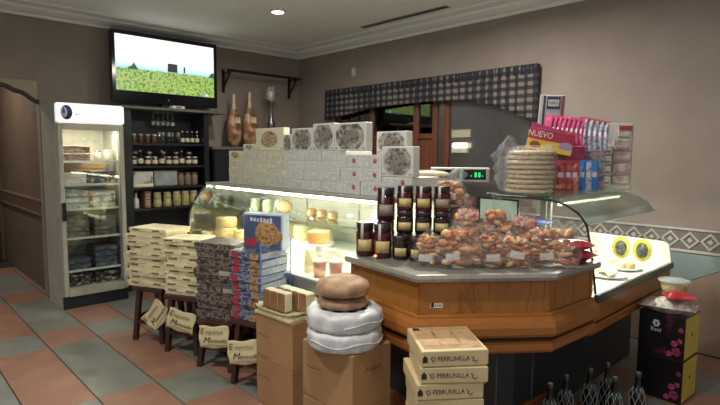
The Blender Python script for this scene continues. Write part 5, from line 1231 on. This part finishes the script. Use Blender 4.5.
fz = face(3.5, 1.66); dx_, dy_ = math.cos(fz), math.sin(fz)
for k in range(8): sachet('pink_sachet', '%s pink sachet from the left in the row below the tall white box' % NTH[k], 3.56 + dx_ * (-0.125 + k * 0.030), 1.665 + dy_ * (-0.125 + k * 0.030), ZR + 0.302, fz - R(28), 0.055, 0.215 - 0.004 * k, mag, R(-8), 'pink sachets', mag)
blw = mat('blue_white_print', [(0.3, '5a6f8e'), (0.5, 'b0bcc8'), (0.65, '7c4a66'), (0.8, '8fa0b4')], scale=26, rough=0.3, rnd=8)
t = thing('sachet_carton', 'tall open carton holding the blue and white sachets', 'carton', (3.70, 1.53, ZR), face(3.7, 1.53))
G().box(-0.085, 0.085, -0.03, 0.03, 0, 0.27, bev=0.003).build('carton', mat('grey_rose_card', '9a8088', rough=0.5), t); G().box(-0.08, 0.08, -0.0312, -0.0301, 0.02, 0.26).build('front_print', mat('mixed_pack_print', [(0.3, '8a4a5c'), (0.5, 'b8a8a4'), (0.65, '5a6a84'), (0.8, 'a86a72')], scale=24, rough=0.4, rnd=3), t)
fz2 = face(3.66, 1.55); dx2, dy2 = math.cos(fz2), math.sin(fz2)
for k in range(5): sachet('blue_sachet', '%s blue and white sachet from the left beside the pink row' % NTH[k], 3.70 + dx2 * (-0.07 + k * 0.034), 1.53 + dy2 * (-0.07 + k * 0.034), ZR + 0.272, fz2 - R(20), 0.055, 0.23 - 0.008 * k, blw, R(-6), 'blue and white sachets', redc)
bluf = mat('bright_blue_foil', [(0.3, '1f5fa0'), (0.6, '2f7fc0'), (0.8, '8fb8d8')], scale=12, rough=0.25, rnd=8)
redf = mat('red_gold_foil', [(0.3, '8f2434'), (0.55, 'b04048'), (0.7, 'd0a050'), (0.85, '7a2030')], scale=20, rough=0.25, rnd=8)
for k in range(3): sachet('red_packet', '%s red and gold packet right of the cake stack' % NTH[k], 3.325 + 0.035 * k, 1.575 - 0.028 * k, ZR, face(3.3, 1.6), 0.06, 0.20, redf, R(-4), 'red and gold packets', redc)
for k in range(4): sachet('blue_packet', '%s bright blue packet in the row beside the red ones' % NTH[k], 3.455 + 0.042 * k, 1.535 - 0.024 * k, ZR, face(3.5, 1.5), 0.048, 0.20, bluf if k != 2 else blw, R(-4), 'bright blue packets', bluf)
# white gum rack
t = thing('blister_rack', 'white rack of pale pink blister packs nearest the bare wall', 'rack', (4.03, 1.50, ZR), R(-58))
G().box(-0.10, 0.115, 0.0, 0.02, 0, 0.475, bev=0.003).build('back_board', mat('rack_white', 'c9c7bf', rough=0.5), t)
blis = mat('blister_print', [(0.3, '9a7a74'), (0.5, 'b8a69c'), (0.65, 'c9c4bc'), (0.8, '8a6260')], scale=30, rough=0.3, rnd=9)
for k in range(4):
    b = G().box(-0.02, 0.105, -0.012, -0.0002, 0.012 + k * 0.088, 0.092 + k * 0.088, bev=0.004).build('blister_pack', blis, t)
    G().box(0.0, 0.09, -0.0135, -0.0121, 0.02 + k * 0.088, 0.034 + k * 0.088).build('pack_label', mat('pack_rose', 'a8807a'), b)
b = G().box(0.01, 0.105, -0.012, -0.0002, 0.372, 0.46, bev=0.004).build('blister_pack', blis, t)
G().box(0.015, 0.10, -0.0135, -0.0121, 0.42, 0.455).build('red_header', mat('pack_red', '9a4048'), b)
for k in range(4):
    b = G().box(-0.098, -0.026, -0.02, -0.0002, 0.012 + k * 0.078, 0.078 + k * 0.078, bev=0.003).build('small_box', mat('rack_box_white', 'bdb9ae', rough=0.5), t)
    G().box(-0.09, -0.04, -0.0215, -0.0201, 0.03 + k * 0.078, 0.042 + k * 0.078).build('dark_print', mat('grey_ink', '6d6a66'), b)

# ------------------------------------------------------------------ inside the left case
rind = mat('cheese_rind', [(0.3, 'c9a860'), (0.6, 'd9bf80'), (0.8, 'b89550')], scale=9, rough=0.5, rnd=6)
palec = mat('pale_cheese', [(0.3, 'dccfa0'), (0.7, 'e8deb8')], scale=9, rough=0.5, rnd=6)
orc = mat('orange_glaze', [(0.3, 'c9803a'), (0.5, 'dca050'), (0.7, 'e8cf90')], scale=8, rough=0.3)
def wheel(label, x, y, z, r, h, m, cat='cheese'):
    t = thing('round_cheese', label, cat, (x, y, z), 0, 'cheeses in the left case')
    G().lathe([(r * 0.93, 0.0005), (r, h * 0.15), (r * 1.02, h * 0.5), (r, h * 0.85), (r * 0.93, h - 0.0008)], seg=24).build('rind', m, t)
    G().lathe([(r * 0.55, h - 0.0006), (r * 0.56, h + 0.0005), (0.0, h + 0.0006)], seg=20).build('top_label', paper, t)
    return t
wheel('lower pale cheese wheel at the left end of the glass case', 2.30, 4.13, 0.7005, 0.10, 0.09, palec)
wheel('middle golden cheese wheel at the left end of the glass case', 2.30, 4.13, 0.792, 0.095, 0.08, rind)
wheel('top golden cheese wheel at the left end of the glass case', 2.30, 4.125, 0.874, 0.09, 0.085, rind)
wheel('low white cheese beside the golden wheels', 2.185, 4.255, 0.7005, 0.058, 0.13, palec)
wheel('round cheese with rind next to the golden wheels', 2.35, 3.92, 0.7005, 0.085, 0.16, rind)
wheel('small cheese stacked on the step at the back left', 2.66, 4.10, 0.8005, 0.10, 0.10, rind)
wheel('upper small cheese on the step at the back left', 2.66, 4.10, 0.902, 0.085, 0.07, palec)
for k, y in enumerate((3.72, 3.5, 3.28)): wheel('%s plain cheese in the front row behind the dark boxes' % NTH[k], 2.26, y, 0.7005, 0.085, 0.10 + 0.02 * k, (palec, rind, palec)[k])
for k, y in enumerate((3.75, 3.5, 3.25)): wheel('%s cheese on the back step of the glass case' % NTH[k], 2.68, y, 0.8005, 0.09, 0.12, (rind, palec, palec)[k])
wheel('round orange glazed cake right of the blue box', 2.375, 2.93, 0.8755, 0.085, 0.085, orc, 'cake')
t = thing('cake_stand', 'white cake stand under the orange glazed cake', 'stand', (2.375, 2.93, 0.7005))
G().lathe([(0.06, 0.0), (0.055, 0.008), (0.02, 0.02), (0.02, 0.15), (0.05, 0.16), (0.11, 0.166), (0.11, 0.1745)], seg=22).build('pedestal', white, t); G().tube([(0.112 * math.cos(a * PI / 12), 0.112 * math.sin(a * PI / 12), 0.172) for a in range(24)], 0.004, 6, closed=True).build('rim', white, t)
small_jar('cream_tub', 'tall pale yellow tub beside the blue box in the glass case', 'tub', (2.22, 2.83, 0.7005), 0.045, 0.17, mat('pale_yellow_cream', 'cfc78e', rough=0.3), white)
small_jar('cream_tub', 'white tub with white lid behind the blue box', 'tub', (2.57, 3.08, 0.8005), 0.05, 0.13, white, white)
redcup = mat('red_fruit_print', [(0.3, '9a1420'), (0.5, 'b8361f'), (0.66, 'd8924a'), (0.8, '8f1220')], scale=16, rough=0.3, rnd=5)
for k, (x, y) in enumerate(((2.17, 2.665), (2.235, 2.575))):
    t = thing('fruit_tub', '%s of two red and orange fruit tubs in the glass case' % ('left', 'right')[k], 'tub', (x, y, 0.7005), 0, 'red fruit tubs')
    G().lathe([(0.036, 0.0005), (0.040, 0.006), (0.047, 0.105)], seg=18).build('cup', redcup, t); G().lathe([(0.049, 0.1055), (0.05, 0.108), (0.05, 0.116), (0.046, 0.118)], seg=18).build('lid', white, t)
t = thing('pastry_tray', 'white tray of pale pastries at the front of the glass case', 'tray', (2.20, 2.40, 0.7005), -PI / 2)
G().box(-0.12, 0.12, -0.09, 0.12, 0, 0.015, bev=0.004).build('tray', white, t)
for k in range(8): o = link('pastry', pieces[3 + k % 3], t, (-0.09 + (k % 4) * 0.058, -0.04 + 0.09 * (k // 4), 0.036), k); o.scale = (0.03, 0.03, 0.033)
gold = mat('gold_foil', [(0.3, '8a5f28'), (0.55, 'c09048'), (0.75, '5a3a20')], scale=24, rough=0.25, metal=0.5, rnd=3)
for k, y in enumerate((3.27, 3.14, 3.01)):
    t = thing('gold_pack', '%s of three small brown and gold packs on the inner glass shelf' % NTH[k], 'pack', (2.58, y, 1.0135), -PI / 2, 'brown and gold packs')
    G().box(-0.04, 0.04, -0.03, 0.03, 0, 0.075, bev=0.012).build('wrapper', gold, t); G().blob((0, -0.031, 0.04), (0.022, 0.003, 0.022), k, 0.1).build('badge', mat('pale_badge', 'd8b878'), t)
t = thing('tan_loaf', 'tan wrapped loaf on the inner glass shelf', 'bread', (2.58, 3.64, 1.017), -PI / 2)
G().blob((0, 0, 0.055), (0.09, 0.06, 0.055), 5, 0.06, 18, 10).build('crust', pk_tan, t); G().box(-0.02, 0.02, -0.062, -0.055, 0.03, 0.07).build('paper_label', paper, t)
for k, y in enumerate((4.1, 3.9)):
    small_jar('spread_jar', '%s pale green jar on the inner glass shelf at the left end' % ('left', 'right')[k], 'jar', (2.58, y, 1.0135), 0.045, 0.10, mat('pale_green_content', 'a8b890', rough=0.2), white, 'pale green jars')
for k, y in enumerate((2.45, 2.65)):
    pack('pale_carton', '%s flat pale carton on the back step near the jars' % ('right', 'left')[k], 'carton', 2.66, y, 0.8005, 0.18, 0.17, 0.07, pk_white, 'flat pale cartons', rz=-PI / 2)

# ------------------------------------------------------------------ inside the right case
wheel('large white cheese at the left end of the short case', 3.08, 1.34, 0.7355, 0.10, 0.10, palec)
wheel('yellowish cheese with rind behind the white one in the short case', 3.31, 1.46, 0.7355, 0.075, 0.13, rind)
t = thing('cheese_plate', 'white plate with cheese strips in the short case', 'plate', (3.48, 1.31, 0.7355))
G().lathe([(0.05, 0.0), (0.06, 0.004), (0.12, 0.014), (0.125, 0.02), (0.11, 0.016), (0.0, 0.008)], seg=26).build('plate', white, t)
for k in range(6): G().tube([(-0.09 + 0.02 * k, -0.06, 0.03), (-0.05 + 0.02 * k, 0.0, 0.05 + 0.004 * k), (0.0 + 0.015 * k, 0.06, 0.03)], 0.011, 6).build('cheese_strip', palec, t)
t = thing('cheese_plate', 'white plate with small cheeses near the yellow ovals', 'plate', (3.80, 1.33, 0.7355))
G().lathe([(0.05, 0.0), (0.06, 0.004), (0.12, 0.014), (0.125, 0.02), (0.11, 0.016), (0.0, 0.008)], seg=26).build('plate', white, t)
for k in range(4): G().lathe([(0.03, 0.012), (0.032, 0.02), (0.032, 0.045), (0.028, 0.05)], (0.05 * math.cos(k * 1.57), 0.05 * math.sin(k * 1.57), 0), 14).build('small_cheese', (palec, rind)[k % 2], t)
for k in range(3): pack('wrapped_tray', '%s pale tray at the back of the short case' % NTH[k], 'tray', 3.42 + k * 0.25, 1.66, 0.7355, 0.22, 0.16, 0.09, pk_white, 'pale trays in the short case')

# ------------------------------------------------------------------ wine bottles on the floor
bot_g = mat('black_wine_glass', [(0.3, '0b0d0d'), (0.7, '14161a')], scale=10, rough=0.08)
netm = mat('pale_net', 'b4b4ae', rough=0.5)
BT = [(2.587, 1.235, 'leftmost net covered wine bottle on the floor'), (2.755, 1.225, 'second net covered wine bottle from the left'), (2.94, 1.17, 'third net covered wine bottle, standing at the back'), (3.10, 1.135, 'rearmost net covered wine bottle beside the black boxes'), (2.93, 1.03, 'net covered wine bottle in front of the back row'), (3.09, 0.965, 'rightmost net covered wine bottle before the black box')]
first = None
for x, y, lb in BT:
    if first is None:
        t = thing('wine_bottle', lb, 'bottle', (x, y, 0), 0, 'net covered wine bottles')
        r, h = 0.041, 0.31
        pr = [(r * 0.9, 0.0005), (r, 0.008), (r, 0.165), (r * 0.92, 0.19), (r * 0.5, 0.225), (r * 0.36, 0.245), (r * 0.34, 0.285)]
        G().lathe(pr, seg=18).build('glass_body', bot_g, t)
        G().lathe([(r * 0.40, 0.2855), (r * 0.41, 0.288), (r * 0.41, h - 0.002), (r * 0.34, h)], seg=14).build('capsule', mat('dull_capsule', '4a4844', rough=0.3, metal=0.5), t)
        G().lathe([(r * 0.33, h + 0.0002), (r * 0.33, h + 0.0012), (0, h + 0.0014)], seg=12).build('capsule_top', mat('pale_capsule', '9a968c', rough=0.3), t)
        def rad(z):
            for (ra, za), (rb, zb_) in zip(pr, pr[1:]):
                if za <= z <= zb_: return ra + (rb - ra) * (z - za) / (zb_ - za)
            return pr[-1][0]
        g = G()
        for s in (-1, 1):
            for k in range(7):
                pts = []
                for j in range(15):
                    z = 0.02 + 0.205 * j / 14; a = 2 * PI * k / 7 + s * j * 0.16; q = rad(z) + 0.0012; pts.append((q * math.cos(a), q * math.sin(a), z))
                g.tube(pts, 0.0016, 4)
        g.build('net', netm, t)
        first = t
    else: dup(first, (x, y, 0), x * 7, lb)

# ------------------------------------------------------------------ black and yellow boxes at the right
blk = mat('black_floral_card', [(0.0, '141316'), (0.62, '191619'), (0.70, '5a1f3c'), (0.76, '7a2a50'), (0.82, '1a1618')], scale=9, rough=0.35, rnd=5, detail=4)
yside = mat('mustard_card', [(0.3, 'bfa63a'), (0.7, 'ccb548')], scale=8, rough=0.5)
pink = mat('pink_flower', [(0.4, '8a2a54'), (0.6, 'b04a70'), (0.8, 'c87a94')], scale=30, rough=0.4)
for k in range(2):
    t = thing('floral_box', '%s black floral box with mustard side at the far right' % ('lower', 'upper')[k], 'box', (3.67, 0.985, k * 0.274), R(-93), 'black floral boxes')
    w, d, h = 0.265, 0.25, 0.273
    G().box(-w / 2, w / 2, -d / 2, d / 2, 0.0004, h, bev=0.003).build('carton', blk, t)
    G().box(w / 2 + 0.0001, w / 2 + 0.0014, -d / 2 + 0.008, d / 2 - 0.006, 0.012, h - 0.008).build('mustard_side', yside, t)
    G().lathe([(0, 0.0016), (0.012, 0.0016), (0.012, 0.003), (0, 0.003)], (w / 2, 0.0, h * 0.55), 12, axis='x').build('side_mark', mat('brown_mark', '4a3a1a'), t)
    for q, (u, z, s_) in enumerate([(0.09, 0.05, 0.030), (0.075, 0.10, 0.022), (0.105, 0.12, 0.018), (0.11, 0.19, 0.016), (0.05, 0.03, 0.02)]):
        f = G()
        for a in range(5): f.blob((u + s_ * 0.55 * math.cos(a * 1.257 + q), -d / 2 - 0.0008, z + s_ * 0.55 * math.sin(a * 1.257 + q)), (s_ * 0.45, 0.0012, s_ * 0.45), a, 0.1, 8, 5)
        f.build('flower', pink, t)
    if k == 1:
        e = G()
        for a in range(6): e.blob((-0.03 + 0.014 * math.cos(a * 1.05), -d / 2 - 0.0008, 0.205 + 0.016 * math.sin(a * 1.05)), (0.009, 0.0012, 0.009), a, 0.2, 8, 5)
        e.build('emblem', wtxt, t)
        text('lettering', 'Rael', 0.036, wtxt, t, (-0.03, -d / 2 - 0.001, 0.165))
packet('snack_bag', 'clear snack bag with a red end lying on the black boxes', (3.60, 0.975, 0.5495), R(-80), 0.29, 0.18, 0.085, mat('mixed_snack', [(0.3, '8a7a70'), (0.5, 'b8b0a4'), (0.62, 'd2cec4'), (0.75, '8a5a50')], scale=24, rough=0.2, bump=0.4), 8, 'bag')
packet('red_pouch', 'red pouch on the front corner of the black boxes', (3.58, 0.915, 0.638), R(-60), 0.15, 0.13, 0.055, redpk, 9, 'pouch')
t = thing('plastic_tub', 'round clear tub of yellow sweets on the snack bag', 'tub', (3.75, 0.99, 0.6345))
G().lathe([(0.048, 0.0), (0.052, 0.004), (0.064, 0.055), (0.06, 0.056), (0.0, 0.05)], seg=24).build('sweets', mat('yellow_sweets', [(0.3, '9a8440'), (0.55, 'bfa860'), (0.75, 'd8cc98')], scale=30, rough=0.4), t)
G().lathe([(0.050, 0.0005), (0.055, 0.003), (0.068, 0.065), (0.074, 0.068)], seg=24).build('cup', film('tub_plastic', 0.12, scale=15), t)
G().lathe([(0.074, 0.0685), (0.077, 0.071), (0.076, 0.078), (0.06, 0.082), (0.0, 0.081)], seg=24).build('lid', film('tub_lid_plastic', 0.3, scale=15), t)
t.scale = (1.2, 1.2, 1.2)
